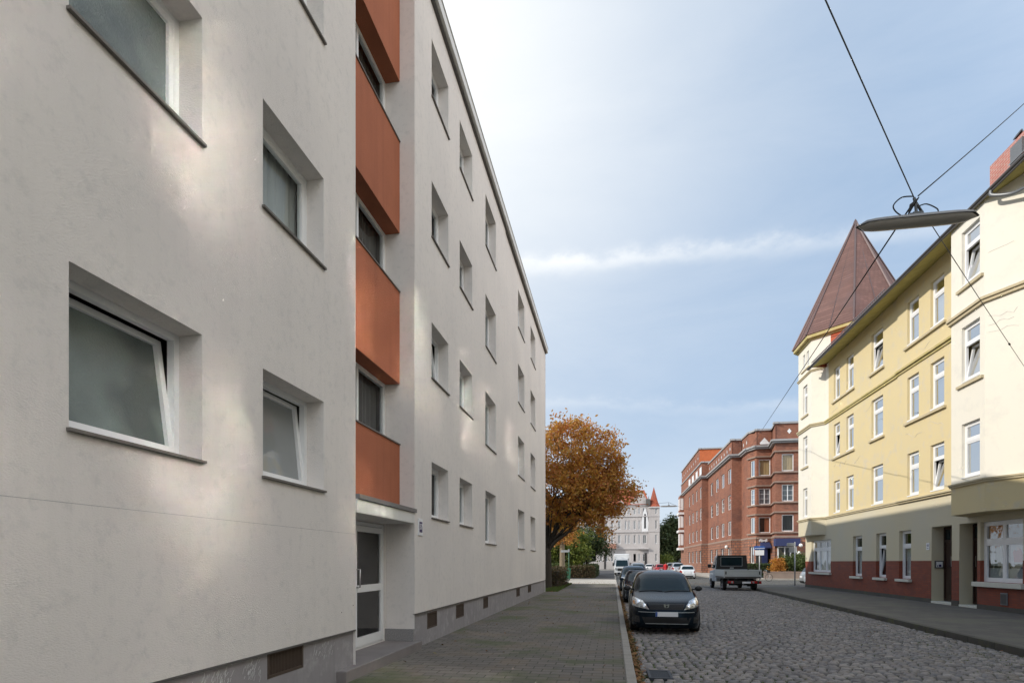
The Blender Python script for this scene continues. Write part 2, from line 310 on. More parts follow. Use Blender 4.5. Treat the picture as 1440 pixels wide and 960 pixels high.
# ------------------------------------------------------------------ building blocks
def tag(o, label=None, cat=None, group=None, kind=None):
    if label: o['label'] = label
    if cat: o['category'] = cat
    if group: o['group'] = group
    if kind: o['kind'] = kind
    return o
def empty(name, loc=(0, 0, 0), rz=0, label=None, cat=None, group=None):
    o = bpy.data.objects.new(name, None); sc.collection.objects.link(o); o.location = loc; o.rotation_euler = (0, 0, rz)
    o.empty_display_size = .3
    return tag(o, label, cat, group)
def local_to(child, root):
    child.parent = root
    return child
class MB:
    def __init__(s): s.v = []; s.f = []
    def q(s, *p):
        i = len(s.v); s.v += [tuple(x) for x in p]; s.f.append(tuple(range(i, i + len(p))))
    def hexa(s, p):                         # 8 points: bottom 4, top 4
        i = len(s.v); s.v += [tuple(x) for x in p]
        s.f += [(i, i + 3, i + 2, i + 1), (i + 4, i + 5, i + 6, i + 7), (i, i + 1, i + 5, i + 4), (i + 1, i + 2, i + 6, i + 5), (i + 2, i + 3, i + 7, i + 6), (i + 3, i, i + 4, i + 7)]
    def box(s, x0, x1, y0, y1, z0, z1):
        s.hexa([(x0, y0, z0), (x1, y0, z0), (x1, y1, z0), (x0, y1, z0), (x0, y0, z1), (x1, y0, z1), (x1, y1, z1), (x0, y1, z1)])
    def fbox(s, F, a0, a1, z0, z1, d0, d1, tilt=0, zt=0):
        def P(a, z, d): return F(a, z, d - (z - zt) * tilt)
        s.hexa([P(a0, z0, d0), P(a1, z0, d0), P(a1, z0, d1), P(a0, z0, d1), P(a0, z1, d0), P(a1, z1, d0), P(a1, z1, d1), P(a0, z1, d1)])
    def prism(s, poly, z0, z1, top=None):
        n = len(poly); i = len(s.v); top = top or poly
        s.v += [(x, y, z0) for x, y in poly] + [(x, y, z1) for x, y in top]
        for k in range(n): s.f.append((i + k, i + (k + 1) % n, i + n + (k + 1) % n, i + n + k))
        s.f.append(tuple(i + n + k for k in range(n))); s.f.append(tuple(i + k for k in reversed(range(n))))
    def tube(s, pts, rs, seg=8, cap=True):
        pts = [Vector(p) for p in pts]
        if isinstance(rs, (int, float)): rs = [rs] * len(pts)
        base = len(s.v); prev = None
        for k, p in enumerate(pts):
            d = (pts[min(k + 1, len(pts) - 1)] - pts[max(k - 1, 0)]).normalized()
            if prev is None:
                u = d.orthogonal().normalized()
            else:
                u = (prev - d * prev.dot(d))
                u = u.normalized() if u.length > 1e-6 else d.orthogonal().normalized()
            prev = u; w = d.cross(u)
            for j in range(seg):
                a = 2 * math.pi * j / seg; s.v.append(tuple(p + (u * math.cos(a) + w * math.sin(a)) * rs[k]))
        for k in range(len(pts) - 1):
            for j in range(seg):
                a = base + k * seg + j; b = base + k * seg + (j + 1) % seg
                s.f.append((a, b, b + seg, a + seg))
        if cap:
            s.f.append(tuple(base + j for j in reversed(range(seg)))); e = base + (len(pts) - 1) * seg; s.f.append(tuple(e + j for j in range(seg)))
    def ring(s, c, axis, prof, seg=20):     # lathe: prof = [(offset along axis, radius)]
        c = Vector(c); ax = Vector(axis).normalized(); u = ax.orthogonal().normalized(); w = ax.cross(u); base = len(s.v); n = len(prof)
        for j in range(seg):
            a = 2 * math.pi * j / seg; r = u * math.cos(a) + w * math.sin(a)
            for (h, rr) in prof: s.v.append(tuple(c + ax * h + r * rr))
        for j in range(seg):
            for k in range(n - 1):
                a = base + j * n + k; b = base + ((j + 1) % seg) * n + k
                s.f.append((a, b, b + 1, a + 1))
    def build(s, name, m, parent=None, smooth=False, bevel=0, norm=True, inv=True, auto=False):
        me = bpy.data.meshes.new(name); me.from_pydata(s.v, [], s.f)
        if norm:
            bm = bmesh.new(); bm.from_mesh(me); bmesh.ops.recalc_face_normals(bm, faces=bm.faces); bm.to_mesh(me); bm.free()
        me.materials.append(MATS[m] if isinstance(m, str) else m)
        if smooth: me.polygons.foreach_set('use_smooth', [True] * len(me.polygons))
        o = bpy.data.objects.new(name, me); sc.collection.objects.link(o)
        if parent is not None:
            o.parent = parent
            if inv and parent.type == 'EMPTY':
                r = parent
                M = Matrix.Identity(4)
                while r is not None:
                    M = Matrix.Translation(r.location) @ r.rotation_euler.to_matrix().to_4x4() @ M if not r.get('_flat') else M
                    r = r.parent
                o.matrix_parent_inverse = M.inverted()
        if bevel:
            b = o.modifiers.new('bevel', 'BEVEL'); b.width = bevel; b.segments = 2; b.limit_method = 'ANGLE'
        return o
def face(ox, oy, ux, uy, nx, ny):
    def F(a, z, d=0): return (ox + ux * a + nx * d, oy + uy * a + ny * d, z)
    return F
def face2(p, q):
    """facade through p -> q; outward normal is to the left of p->q"""
    d = Vector((q[0] - p[0], q[1] - p[1])); l = d.length; d /= l
    return face(p[0], p[1], d.x, d.y, -d.y, d.x), l
def wall(mb, F, a0, a1, z0, z1, holes=(), rev=.2, d=0):
    A = sorted({a0, a1, *[h[i] for h in holes for i in (0, 1) if a0 < h[i] < a1]}); Z = sorted({z0, z1, *[h[i] for h in holes for i in (2, 3) if z0 < h[i] < z1]})
    for i in range(len(A) - 1):
        for j in range(len(Z) - 1):
            ca = (A[i] + A[i + 1]) / 2; cz = (Z[j] + Z[j + 1]) / 2
            if any(h[0] < ca < h[1] and h[2] < cz < h[3] for h in holes): continue
            mb.q(F(A[i], Z[j], d), F(A[i + 1], Z[j], d), F(A[i + 1], Z[j + 1], d), F(A[i], Z[j + 1], d))
    for h in holes:
        r = h[4] if len(h) > 4 else rev
        x0, x1, y0, y1 = h[:4]; y0 = max(y0, z0); y1 = min(y1, z1)
        if y0 >= y1 or x1 <= a0 or x0 >= a1: continue
        mb.q(F(x0, y0, d), F(x0, y1, d), F(x0, y1, d - r), F(x0, y0, d - r)); mb.q(F(x1, y0, d), F(x1, y1, d), F(x1, y1, d - r), F(x1, y0, d - r))
        if h[2] >= z0: mb.q(F(x0, y0, d), F(x1, y0, d), F(x1, y0, d - r), F(x0, y0, d - r))
        if h[3] <= z1: mb.q(F(x0, y1, d), F(x1, y1, d), F(x1, y1, d - r), F(x0, y1, d - r))

def bars(mb, F, a0, a1, z0, z1, d0, d1, w, hz=(), va=(), tilt=0, zt=0, wb=None):
    wb = wb or w
    mb.fbox(F, a0, a0 + w, z0, z1, d0, d1, tilt, zt); mb.fbox(F, a1 - w, a1, z0, z1, d0, d1, tilt, zt)
    mb.fbox(F, a0 + w, a1 - w, z0, z0 + wb, d0, d1 - .002, tilt, zt); mb.fbox(F, a0 + w, a1 - w, z1 - w, z1, d0, d1 - .002, tilt, zt)
    for h, t in hz: mb.fbox(F, a0 + w, a1 - w, h - t / 2, h + t / 2, d0, d1 + .004, tilt, zt)
    for v, t in va: mb.fbox(F, v - t / 2, v + t / 2, z0 + wb, z1 - w, d0, d1 + .002, tilt, zt)
def curtain_or_dark(F, a0, a1, z0, z1, d, m, parent, waves=True, name='curtain'):  # interior materials make it a dark sheet standing for the unlit room
    mb = MB(); n = max(4, int((a1 - a0) / .045)) if waves else 1
    pr = [(a0 + (a1 - a0) * i / n, (.018 * math.sin(i * 1.9) + .01 * math.sin(i * .7)) if waves else 0) for i in range(n + 1)]
    for i in range(n):
        mb.q(F(pr[i][0], z0, d + pr[i][1]), F(pr[i + 1][0], z0, d + pr[i + 1][1]), F(pr[i + 1][0], z1, d + pr[i + 1][1]), F(pr[i][0], z1, d + pr[i][1]))
    return mb.build(name, m, parent, smooth=True, norm=False)
def window(F, a0, a1, z0, z1, parent, rev=.2, fw=.055, transom=None, mull=(), hz=(), pane='glass_clear', cur=None, curspan=None, sill=None, tilt=0, frame='pvc_white', sillm='sill_stone', sash=True, name='window', ft=.05):
    """frame in a wall opening, its sash(es), pane, curtain and sill as sub-parts"""
    d = -rev
    fb = MB(); bars(fb, F, a0, a1, z0, z1, d - .07, d, fw, hz=[(transom, ft * 1.6)] if transom else [], va=[(m_, .07) for m_ in mull])
    if hz: 
        for h in hz: fb.fbox(F, a0 + fw, a1 - fw, h - .014, h + .014, d - .05, d - .012)
    fr = fb.build(name, frame, parent)
    cells_z = [(z0 + fw, z1 - fw)] if not transom else [(z0 + fw, transom - ft * .8), (transom + ft * .8, z1 - fw)]
    va = [a0 + fw] + [m_ for m_ in mull] + [a1 - fw]
    sb = MB(); pb = MB()
    for zi, (c0, c1) in enumerate(cells_z):
        for i in range(len(va) - 1):
            p0 = va[i] + (.035 if i else 0); p1 = va[i + 1] - (.035 if i < len(va) - 2 else 0)
            tl = tilt if (zi == 0 and i == len(va) - 2) else 0
            sw = .055 if sash else .0
            if sash: bars(sb, F, p0, p1, c0, c1, d - .065, d - (.004 if not tl else -.004), sw, tilt=tl, zt=c0)
            def P(a, z): return F(a, z, d - .035 - (z - c0) * tl)
            pb.q(P(p0 + sw * .9, c0 + sw * .9), P(p1 - sw * .9, c0 + sw * .9), P(p1 - sw * .9, c1 - sw * .9), P(p0 + sw * .9, c1 - sw * .9))
    if sash: sb.build('sash', frame, fr)
    pb.build('pane', pane, fr, norm=False)
    if cur:
        cs = curspan or (0, 1, 0, 1); w_ = a1 - a0; h_ = z1 - z0
        curtain_or_dark(F, a0 + w_ * cs[0], a1 - w_ * (1 - cs[1]), z0 + h_ * cs[2], z0 + h_ * cs[3], d - .16 - (.22 if tilt else 0), cur, fr, waves=(a1 - a0) < 3 and rev < .5)
    if sill:
        ss = MB(); ss.fbox(F, a0 - sill[1], a1 + sill[1], z0 - sill[2], z0 - .001, d + .002, sill[0])
        ss.build('sill', sillm, fr)
    return fr
def text_part(s, F, a, z, d, size, m, parent, flip=False, name='lettering'):
    cu = bpy.data.curves.new('t', 'FONT'); cu.body = s; cu.size = size; cu.extrude = .002; cu.align_x = 'CENTER'; cu.align_y = 'CENTER'
    to = bpy.data.objects.new('t', cu); sc.collection.objects.link(to)
    me = bpy.data.meshes.new_from_object(to); bpy.data.objects.remove(to)
    mb = MB(); sg = -1 if flip else 1
    for v in me.vertices: mb.v.append(F(a + sg * v.co.x, z + v.co.y, d + v.co.z))
    for p in me.polygons: mb.f.append(tuple(p.vertices))
    bpy.data.meshes.remove(me)
    return mb.build(name, m, parent)

def catm(pts, n):
    out = []; P = [pts[0]] + list(pts) + [pts[-1]]
    for i in range(1, len(P) - 2):
        for k in range(n):
            t = k / n; a, b, c, d = [Vector(x) for x in P[i - 1:i + 3]]
            out.append(.5 * ((2 * b) + (-a + c) * t + (2 * a - 5 * b + 4 * c - d) * t * t + (-a + 3 * b - 3 * c + d) * t ** 3))
    out.append(Vector(pts[-1])); return out

# ------------------------------------------------------------------ ground, road, pavements
g = MB(); g.q((-700, -300, -.30), (700, -300, -.30), (700, 1200, -.30), (-700, 1200, -.30)); tag(g.build('ground', 'earth'), kind='structure')

def kerbR(y):
    P = [(-40, 6.6), (12, 7.50), (22.7, 8.12), (33.6, 8.50), (39, 8.75)]
    for (y0, x0), (y1, x1) in zip(P, P[1:]):
        if y <= y1: return x0 + (x1 - x0) * (y - y0) / (y1 - y0)
    return P[-1][1]
NEAR = 40.0
j = MB(); j.q((.25, -30, -.157), (9.2, -30, -.157), (9.2, NEAR, -.157), (.25, NEAR, -.157)); tag(j.build('road_bed', 'joint_moss'), kind='structure')
st = MB()
def sett(x0, x1, y0, y1):
    g_ = .0155; x0 += g_; x1 -= g_; y0 += g_; y1 -= g_
    zt = -.120 + R.gauss(0, .0032) + .006 * math.sin(x0 * 1.1 + y0 * .35) ; tx = R.gauss(0, .035); ty = R.gauss(0, .035); i = len(st.v)
    jx = [R.uniform(-.010, .010) for _ in range(4)]; jy = [R.uniform(-.008, .008) for _ in range(4)]
    C = [(x0 + jx[0], y0 + jy[0]), (x1 + jx[1], y0 + jy[1]), (x1 + jx[2], y1 + jy[2]), (x0 + jx[3], y1 + jy[3])]
    cx = (x0 + x1) / 2; cy = (y0 + y1) / 2
    U = (0, .13, .87, 1)
    for b in U:
        for a in U:
            px_ = C[0][0] * (1 - a) * (1 - b) + C[1][0] * a * (1 - b) + C[2][0] * a * b + C[3][0] * (1 - a) * b
            py_ = C[0][1] * (1 - a) * (1 - b) + C[1][1] * a * (1 - b) + C[2][1] * a * b + C[3][1] * (1 - a) * b
            e = (a in (0, 1)) + (b in (0, 1))
            if e == 2: px_ += (cx - px_) * .10; py_ += (cy - py_) * .10
            z = zt - (.036 if e else 0) + (px_ - cx) * tx + (py_ - cy) * ty + (0 if e else R.uniform(0, .003))
            st.v.append((px_, py_, z))
    for b in range(3):
        for a in range(3):
            k = i + b * 4 + a; st.f.append((k, k + 1, k + 5, k + 4))
y = 6.2; row = 0
while y < NEAR:
    h = R.uniform(.125, .165); x = .50 + R.uniform(-.10, .0)
    xe = kerbR(y) - .02
    while x < xe:
        w = R.uniform(.13, .20)
        if x + w > xe: w = xe - x
        if w < .06: break
        cxx = x + w / 2
        bow = .10 * math.sin(cxx * .8 + row * .02)
        if not (.52 < cxx < .90 and 8.72 < y + bow + h / 2 < 9.42): sett(x, x + w, y + bow, y + bow + h)
        x += w
    y += h; row += 1
tag(st.build('cobblestone_road', 'sett_stone', smooth=True, norm=False), kind='structure')
g = MB(); g.q((.30, NEAR, -.125), (60, NEAR, -.125), (60, 59, -.125), (.3, 59, -.125)); g.q((.3, 59, -.125), (10.6, 59, -.125), (10.6, 150, -.125), (.3, 150, -.125))
tag(g.build('cobbled_far_road', 'setts_far', norm=False), kind='structure')
g = MB(); g.box(-60, .30, 43.2, 57, -.29, -.06); tag(g.build('side_street_left', 'pale_paving'), kind='structure')
g = MB(); g.box(-120, 120, 118.5, 132, -.29, -.116); tag(g.build('far_cross_street', 'pale_paving'), kind='structure')
# left pavement
g = MB(); g.box(-3.9, .18, -30, 43.2, -.28, 0); tag(g.build('left_pavement', 'pavers'), kind='structure')
g = MB(); g.box(-4.6, .18, 57, 118, -.28, -.0); tag(g.build('far_left_pavement', 'asphalt'), kind='structure')
g = MB(); g.box(-60, -3.9, 30.9, 43.2, -.28, -.02); g.box(-60, -4.6, 57, 118, -.28, -.02); tag(g.build('garden_soil', 'earth'), kind='structure')
# right pavement as strips following the kerb
g = MB(); poly = [(kerbR(yy) + .13, yy) for yy in (-30, 12, 22.7, 33.6, 38)] + [(9.3, 41.0), (10.2, 42.8), (12.5, 43.8), (40, 43.8), (40, -30)]
g.prism(poly, -.28, 0); tag(g.build('right_pavement', 'slabs_right'), kind='structure')
g = MB(); g.box(10.6, 60, 59, 150, -.28, 0.0); tag(g.build('sunlit_forecourt', 'pale_paving'), kind='structure')
def kerb(name, path, w, m, z1=.012, side=1, seglen=1.0):
    mb = MB()
    for (x0, y0), (x1, y1) in zip(path, path[1:]):
        d = Vector((x1 - x0, y1 - y0)); l = d.length; d /= l; n = Vector((d.y, -d.x)) * side; k = max(1, round(l / seglen))
        for i in range(k):
            a = l * i / k + .004; b = l * (i + 1) / k - .004; e = R.uniform(-.004, .004)
            p = Vector((x0, y0)) + d * a; q = Vector((x0, y0)) + d * b; p2 = p + n * w; q2 = q + n * w
            mb.hexa([(p.x, p.y, -.28), (q.x, q.y, -.28), (q2.x, q2.y, -.28), (p2.x, p2.y, -.28), (p.x, p.y, z1 + e), (q.x, q.y, z1 + e), (q2.x, q2.y, z1 + e), (p2.x, p2.y, z1 + e)])
    return tag(mb.build(name, m, bevel=.012), kind='structure')
kerb('left_kerb', [(.18, -30), (.18, 43.2)], .14, 'kerb_stone')
kerb('far_left_kerb', [(.18, 57), (.18, 118)], .14, 'kerb_stone')
kerb('right_kerb', [(kerbR(yy), yy) for yy in (-30, 12, 22.7, 33.6, 38)] + [(9.2, 41.0), (10.1, 42.9), (12.5, 43.95), (40, 43.95)], .15, 'kerb_dark')
kerb('forecourt_kerb', [(60, 58.9), (10.6, 58.9), (10.5, 59.1), (10.5, 150)], .14, 'kerb_stone')

# drain grate in the gutter
dg = empty('drain_grate', (.71, 9.07, -.12), label='iron drain grate set in the cobbles beside the left kerb', cat='drain')
m_ = MB(); m_.box(.53, .89, 8.75, 8.79, -.15, -.105); m_.box(.53, .89, 9.35, 9.39, -.15, -.105); m_.box(.53, .57, 8.79, 9.35, -.15, -.105); m_.box(.85, .89, 8.79, 9.35, -.15, -.105); m_.build('grate_frame', 'iron_grate', dg, bevel=.004)
m_ = MB(); [m_.box(.57, .85, 8.805 + i * .045, 8.83 + i * .045, -.15, -.111) for i in range(12)]; m_.build('grate_bars', 'iron_grate', dg)
# leaves and grass along the gutter
def litter(name, m, pts, size, lift=.01, up=.5):
    mb = MB()
    for (x, y, z) in pts:
        s_ = size * R.uniform(.5, 1.3); n = Vector((R.uniform(-1, 1) * up, R.uniform(-1, 1) * up, 1)).normalized(); u = n.orthogonal().normalized(); u = Matrix.Rotation(R.uniform(0, 6.28), 3, n) @ u; w = n.cross(u)
        c = Vector((x, y, z + R.uniform(0, lift)))
        mb.q(c - u * s_, c - w * s_ * .55 + n * s_ * .2, c + u * s_, c + w * s_ * .55 + n * s_ * .15)
    return mb.build(name, m, norm=False)
pts = []
for i in range(3600):
    yy = 7 + 36 * R.random() ** 1.2; pts.append((.34 + abs(R.gauss(0, .07)), yy, -.125))
for i in range(1300): pts.append((R.uniform(-3.8, 8), R.uniform(42, 46) if R.random() < .7 else R.uniform(38, 50), .01 if R.random() < .5 else -.05))
for i in range(260): pts.append((R.uniform(-3.4, .2), 6 + 30 * R.random() ** .6, .006))
for i in range(100): pts.append((R.uniform(1, 7.5), R.uniform(8, 30), -.112))
for i in range(1500): pts.append((-3.6 + abs(R.gauss(0, .25)), R.uniform(31, 43), .005))
tag(litter('fallen_leaves', 'leaf_dead', pts, .035, .03), label='brown fallen leaves gathered along the gutter and pavement edge', cat='leaves', kind='stuff')
pts = []
for i in range(1500): 
    yy = 7 + 30 * R.random() ** 1.3; pts.append((.36 + abs(R.gauss(0, .05)), yy, -.13))
for i in range(2600):
    yy = R.uniform(8, 30); pts.append((kerbR(yy) - abs(R.gauss(0, .9)) - .05, yy, -.14))
for i in range(1200): pts.append((R.uniform(.6, 6), 7 + 8 * R.random() ** 1.5, -.143))
mb = MB()
for (x, y_, z) in pts:
    for k in range(4):
        a = R.uniform(0, 6.28); h_ = R.uniform(.012, .034); b_ = .006
        dx = math.cos(a); dy = math.sin(a); x_ = x + R.gauss(0, .018); yy = y_ + R.gauss(0, .018)
        mb.q((x_ - dy * b_, yy + dx * b_, z), (x_ + dy * b_, yy - dx * b_, z), (x_ + dx * h_ * .7, yy + dy * h_ * .7, z + h_))
tag(mb.build('gutter_grass', 'leaf_grass', norm=False), label='small green weeds growing between the cobblestones', cat='weeds', kind='stuff')

# ------------------------------------------------------------------ left apartment building
AB = empty('apartment_building', (-9, 3, 0), label='pale rendered four-storey apartment block with orange stair panels, filling the left side', cat='building')
FX = -3.63; F = face(FX, 0, 0, 1, 1, 0); TOP = 12.98
floors_s = [(2.53, 3.66), (5.37, 6.50), (8.24, 9.37), (11.10, 12.25)]
floors_t = [(2.17, 3.70), (5.03, 6.56), (7.88, 9.38), (10.80, 12.26)]
cols = [(3.27, 4.54, 's'), (5.44, 6.72, 's'), (11.10, 12.30, 's'), (13.25, 14.50, 's'), (16.06, 17.54, 't'), (21.90, 23.51, 't'), (25.32, 26.92, 't')]
cols += [(-1.0, .3, 's'), (-3.4, -2.1, 's'), (-7.5, -6.0, 't'), (-11.5, -10, 't'), (-16.5, -15, 't'), (-21, -19.5, 't')]
holes = []; wl = []
for c0, c1, k in cols:
    for i, (z0, z1) in enumerate(floors_s if k == 's' else floors_t):
        holes.append((c0, c1, z0, z1)); wl.append((c0, c1, z0, z1, k, i))
PZ = .66
w_ = MB(); wall(w_, F, -25, 7.63, PZ, TOP, holes, .29); wall(w_, F, 10.09, 19.2, PZ, TOP, holes, .29)
wall(w_, F, 19.2, 30.89, PZ, TOP, [h for h in holes], .27, d=-.018)
w_.q(F(19.2, PZ, 0), F(19.2, TOP, 0), F(19.2, TOP, -.018), F(19.2, PZ, -.018))
G = face(-3.63, 30.89, -1, 0, 0, 1); wall(w_, G, 0, 11, 0, TOP, [(3, 4.5, z0, z1) for z0, z1 in floors_s], .2)
w_.q((-14.63, -25, 0), (-14.63, 30.89, 0), (-14.63, 30.89, TOP), (-14.63, -25, TOP)); w_.q((-3.63, -25, 0), (-14.63, -25, 0), (-14.63, -25, TOP), (-3.63, -25, TOP))
# underside lip of the render and the recess cheeks
for (a, b) in ((-25, 7.63), (10.09, 30.89)): w_.q(F(a, PZ, 0), F(b, PZ, 0), F(b, PZ, -.05), F(a, PZ, -.05))
w_.q(F(7.63, 0, 0), F(7.63, TOP, 0), F(7.63, TOP, -.65), F(7.63, 0, -.65)); w_.q(F(10.09, .38, 0), F(10.09, TOP, 0), F(10.09, TOP, -.65), F(10.09, .38, -.65))
w_.build('wall', 'render_white', AB, norm=False)
rw = MB(); RH = [(7.68, 10.04, .16, 2.32), (7.70, 10.06, 3.86, 4.94), (7.70, 10.06, 6.70, 7.75), (7.70, 10.06, 9.50, 10.58)]
wall(rw, F, 7.63, 10.09, 0, TOP, RH, .1, d=-.57); rw.build('stair_wall', 'render_white', AB, norm=False)
sp = []
for z0, z1 in ((2.63, 3.80), (4.94, 6.64), (7.75, 9.44), (10.58, 12.98)):
    m_ = MB(); m_.box(-4.215, -3.92, 7.632, 10.088, z0, z1); m_.build('orange_panel', 'render_orange', AB)
    if z1 < 12: m_ = MB(); m_.box(-4.2, -3.90, 7.634, 10.086, z1, z1 + .022); m_.build('panel_sill', 'sill_stone', AB)
for z0, z1 in ((3.83, 4.94), (6.67, 7.75), (9.47, 10.58)):
    window(face(-4.17, 0, 0, 1, 1, 0), 7.68, 10.06, z0, z1, AB, rev=.03, fw=.075, pane='glass_frosted' if 0 else 'glass_clear', sash=False, mull=(8.9,), cur='interior_mid', name='stair_window')
# canopy
m_ = MB(); m_.box(-4.25, -3.60, 7.634, 10.03, 2.33, 2.53); m_.build('canopy', 'fascia_white', AB, bevel=.01)
m_ = MB(); m_.box(-4.25, -3.57, 7.634, 10.06, 2.532, 2.60); m_.build('canopy_flashing', 'zinc', AB)
# door
D = face(-4.25, 0, 0, 1, 1, 0)
db = MB(); bars(db, D, 8.72, 10.06, .17, 2.31, -.03, .03, .06); db.fbox(D, 7.65, 7.75, .17, 2.31, -.03, .03)
df = db.build('door_frame', 'pvc_white', AB)
db = MB(); bars(db, D, 8.80, 10.00, .20, 2.24, -.02, .045, .10, hz=[(1.17, .12)], wb=.15); do = db.build('door', 'pvc_white', AB, bevel=.004)
m_ = MB(); m_.q(D(8.9, .34, .01), D(9.9, .34, .01), D(9.9, 1.12, .01), D(8.9, 1.12, .01)); m_.build('lower_pane', 'glass_door', do, norm=False)
m_ = MB(); m_.q(D(8.9, 1.22, .01), D(9.9, 1.22, .01), D(9.9, 2.15, .01), D(8.9, 2.15, .01)); m_.build('upper_pane', 'glass_door', do, norm=False)
m_ = MB(); m_.tube([D(8.87, 1.20, .05), D(8.87, 1.20, .11), D(8.87, 1.50, .11), D(8.87, 1.50, .05)], .013); m_.build('handle', 'metal_handle', do, smooth=True)
db = MB(); bars(db, D, 7.75, 8.72, .20, 2.25, -.02, .03, .07); sl = db.build('side_light', 'pvc_white', AB)
m_ = MB(); m_.q(D(7.8, .25, 0), D(8.7, .25, 0), D(8.7, 2.2, 0), D(7.8, 2.2, 0)); m_.build('pane', 'glass_door', sl, norm=False)
m_ = MB(); m_.q((-5.6, 7.0, .17), (-5.6, 10.6, .17), (-5.6, 10.6, 2.4), (-5.6, 7, 2.4)); m_.q((-5.6, 7, .17), (-4.3, 7, .17), (-4.3, 10.6, .17), (-5.6, 10.6, .17)); m_.build('hallway', 'interior_mid', AB, norm=False)
m_ = MB(); m_.box(-4.3, -3.52, 7.12, 10.20, -.01, .155); m_.build('entrance_step', 'step_stone', AB, bevel=.012)
m_ = MB(); m_.box(-4.22, -3.64, 10.05, 10.10, .157, .38); m_.build('granite_skirting', 'granite', AB)
# plinth
pl = MB(); vents = [(5.57, 6.29, .36, .645), (10.92, 11.56, .28, .60), (13.05, 13.76, .28, .60), (15.93, 16.55, .28, .60), (21.6, 22.4, .28, .60), (24.6, 25.6, .28, .60), (2.2, 2.9, .36, .645)]
PF = face(FX - .035, 0, 0, 1, 1, 0)
wall(pl, PF, -25, 7.63, -.1, PZ + .01, vents, .08); wall(pl, PF, 10.09, 30.87, -.1, PZ + .01, vents, .08)
pl.q(PF(10.09, -.1, 0), PF(10.09, .38, 0), PF(10.09, .38, -.6), PF(10.09, -.1, -.6))
pl.build('plinth', 'plinth_grey', AB, norm=False)
m_ = MB(); m_.box(FX - .034, FX + .006, -25, 7.63, PZ - .022, PZ - .002); m_.box(FX - .034, FX + .006, 10.09, 30.88, PZ - .022, PZ - .002); m_.build('drip_edge', 'dark_flashing', AB)
for (a0, a1, z0, z1) in vents:
    vb = MB(); bars(vb, PF, a0, a1, z0, z1, -.06, .004, .03)
    n = int((a1 - a0) / .028)
    for i in range(1, n): vb.fbox(PF, a0 + (a1 - a0) * i / n - .007, a0 + (a1 - a0) * i / n + .007, z0, z1, -.04, -.012)
    vb.fbox(PF, a0, a1, z0, z1, -.079, -.05); vb.build('vent_grille', 'vent_brown', AB)
# roof edge
m_ = MB(); m_.box(-14.7, -3.57, -25.1, 30.94, 12.981, 13.03); m_.build('roof_edge_gap', 'dark_flashing', AB)
m_ = MB(); m_.box(-14.78, -3.50, -25.15, 31.0, 13.031, 13.25); m_.build('roof', 'fascia_white', AB)
m_ = MB(); m_.box(-14.80, -3.48, -25.17, 31.02, 13.252, 13.27); m_.build('roof_capping', 'fascia_white', AB)
# interior walls so the rooms read dark
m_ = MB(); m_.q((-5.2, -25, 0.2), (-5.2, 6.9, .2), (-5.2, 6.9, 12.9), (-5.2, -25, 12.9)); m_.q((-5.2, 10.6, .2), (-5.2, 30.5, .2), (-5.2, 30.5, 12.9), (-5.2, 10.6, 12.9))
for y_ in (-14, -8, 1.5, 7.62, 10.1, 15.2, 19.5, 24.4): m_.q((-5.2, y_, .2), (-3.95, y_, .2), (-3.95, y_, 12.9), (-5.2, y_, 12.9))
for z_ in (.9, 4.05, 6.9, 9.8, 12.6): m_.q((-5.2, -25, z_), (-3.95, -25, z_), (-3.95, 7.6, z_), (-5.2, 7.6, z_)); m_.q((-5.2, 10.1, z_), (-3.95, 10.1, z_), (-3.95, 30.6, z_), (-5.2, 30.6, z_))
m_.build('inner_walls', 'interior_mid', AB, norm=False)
tilted = {(3.27, 0): .14, (5.44, 0): .11, (11.10, 1): .13}
for (a0, a1, z0, z1, k, i) in wl:
    frost = (a0 == 3.27) or (a0 == 11.10 and i in (1,))
    WF = F if a0 < 19 else face(FX - .018, 0, 0, 1, 1, 0)
    cur = None if frost else R.choice(['curtain_white', 'curtain_grey', 'curtain_grey', None])
    if (a0, i) == (5.44, 1): cur = 'curtain_white'
    if (a0, i) == (5.44, 0): cur = 'curtain_grey'
    window(WF, a0, a1, z0, z1, AB, rev=.235 if k == 's' else .225, fw=.06, pane='glass_frosted' if frost else ('glass_milky' if (a0, i) == (5.44, 0) else 'glass_clear'), cur=cur,
           curspan=(0, 1, 0, 1) if k == 's' else R.choice([(0, 1, 0, 1), (0, 1, .3, 1), (0, .6, 0, 1)]), sill=(.035, .02, .025), tilt=tilted.get((a0, i), 0))
# roller box over the tilted bathroom window is just the dark gap; house number plate
hn = MB(); hn.fbox(F, 10.27, 10.51, 2.13, 2.45, .001, .018); hp = hn.build('house_number_plate', 'plate_white', AB)
m_ = MB(); m_.fbox(F, 10.31, 10.47, 2.19, 2.39, .0185, .022); m_.build('number_field', 'blue_plate', hp)
text_part('37', F, 10.39, 2.29, .024, .15, 'plate_white', hp, name='numerals', flip=False)
m_ = MB()
for k in range(150):
    a = R.choice([R.gauss(4.62, .07), R.gauss(4.85, .07), R.gauss(5.30, .09), R.gauss(6.75, .16)]); z = R.gauss(.52, .055); l_ = R.uniform(.015, .07); w2 = R.uniform(.002, .006); sl_ = R.uniform(.1, .9)
    z = min(z, .62); m_.q(PF(a, z - l_, .0025), PF(a + w2, z - l_, .0025), PF(a + w2 + l_ * sl_, z, .0025), PF(a + l_ * sl_, z, .0025))
tag(m_.build('paint_scuffs', 'plate_white', AB), kind='stuff')
m_ = MB(); m_.fbox(F, -25, 7.62, 2.020, 2.023, 0, .001); m_.build('render_seam', 'plinth_grey', AB)
m_ = MB()
for a in (7.55, 7.2): m_.ring(F(a, .9 + (a - 7) * .2, .002), (1, 0, 0), [(0, 0), (0, .008), (.004, .006), (.004, 0)], 8)
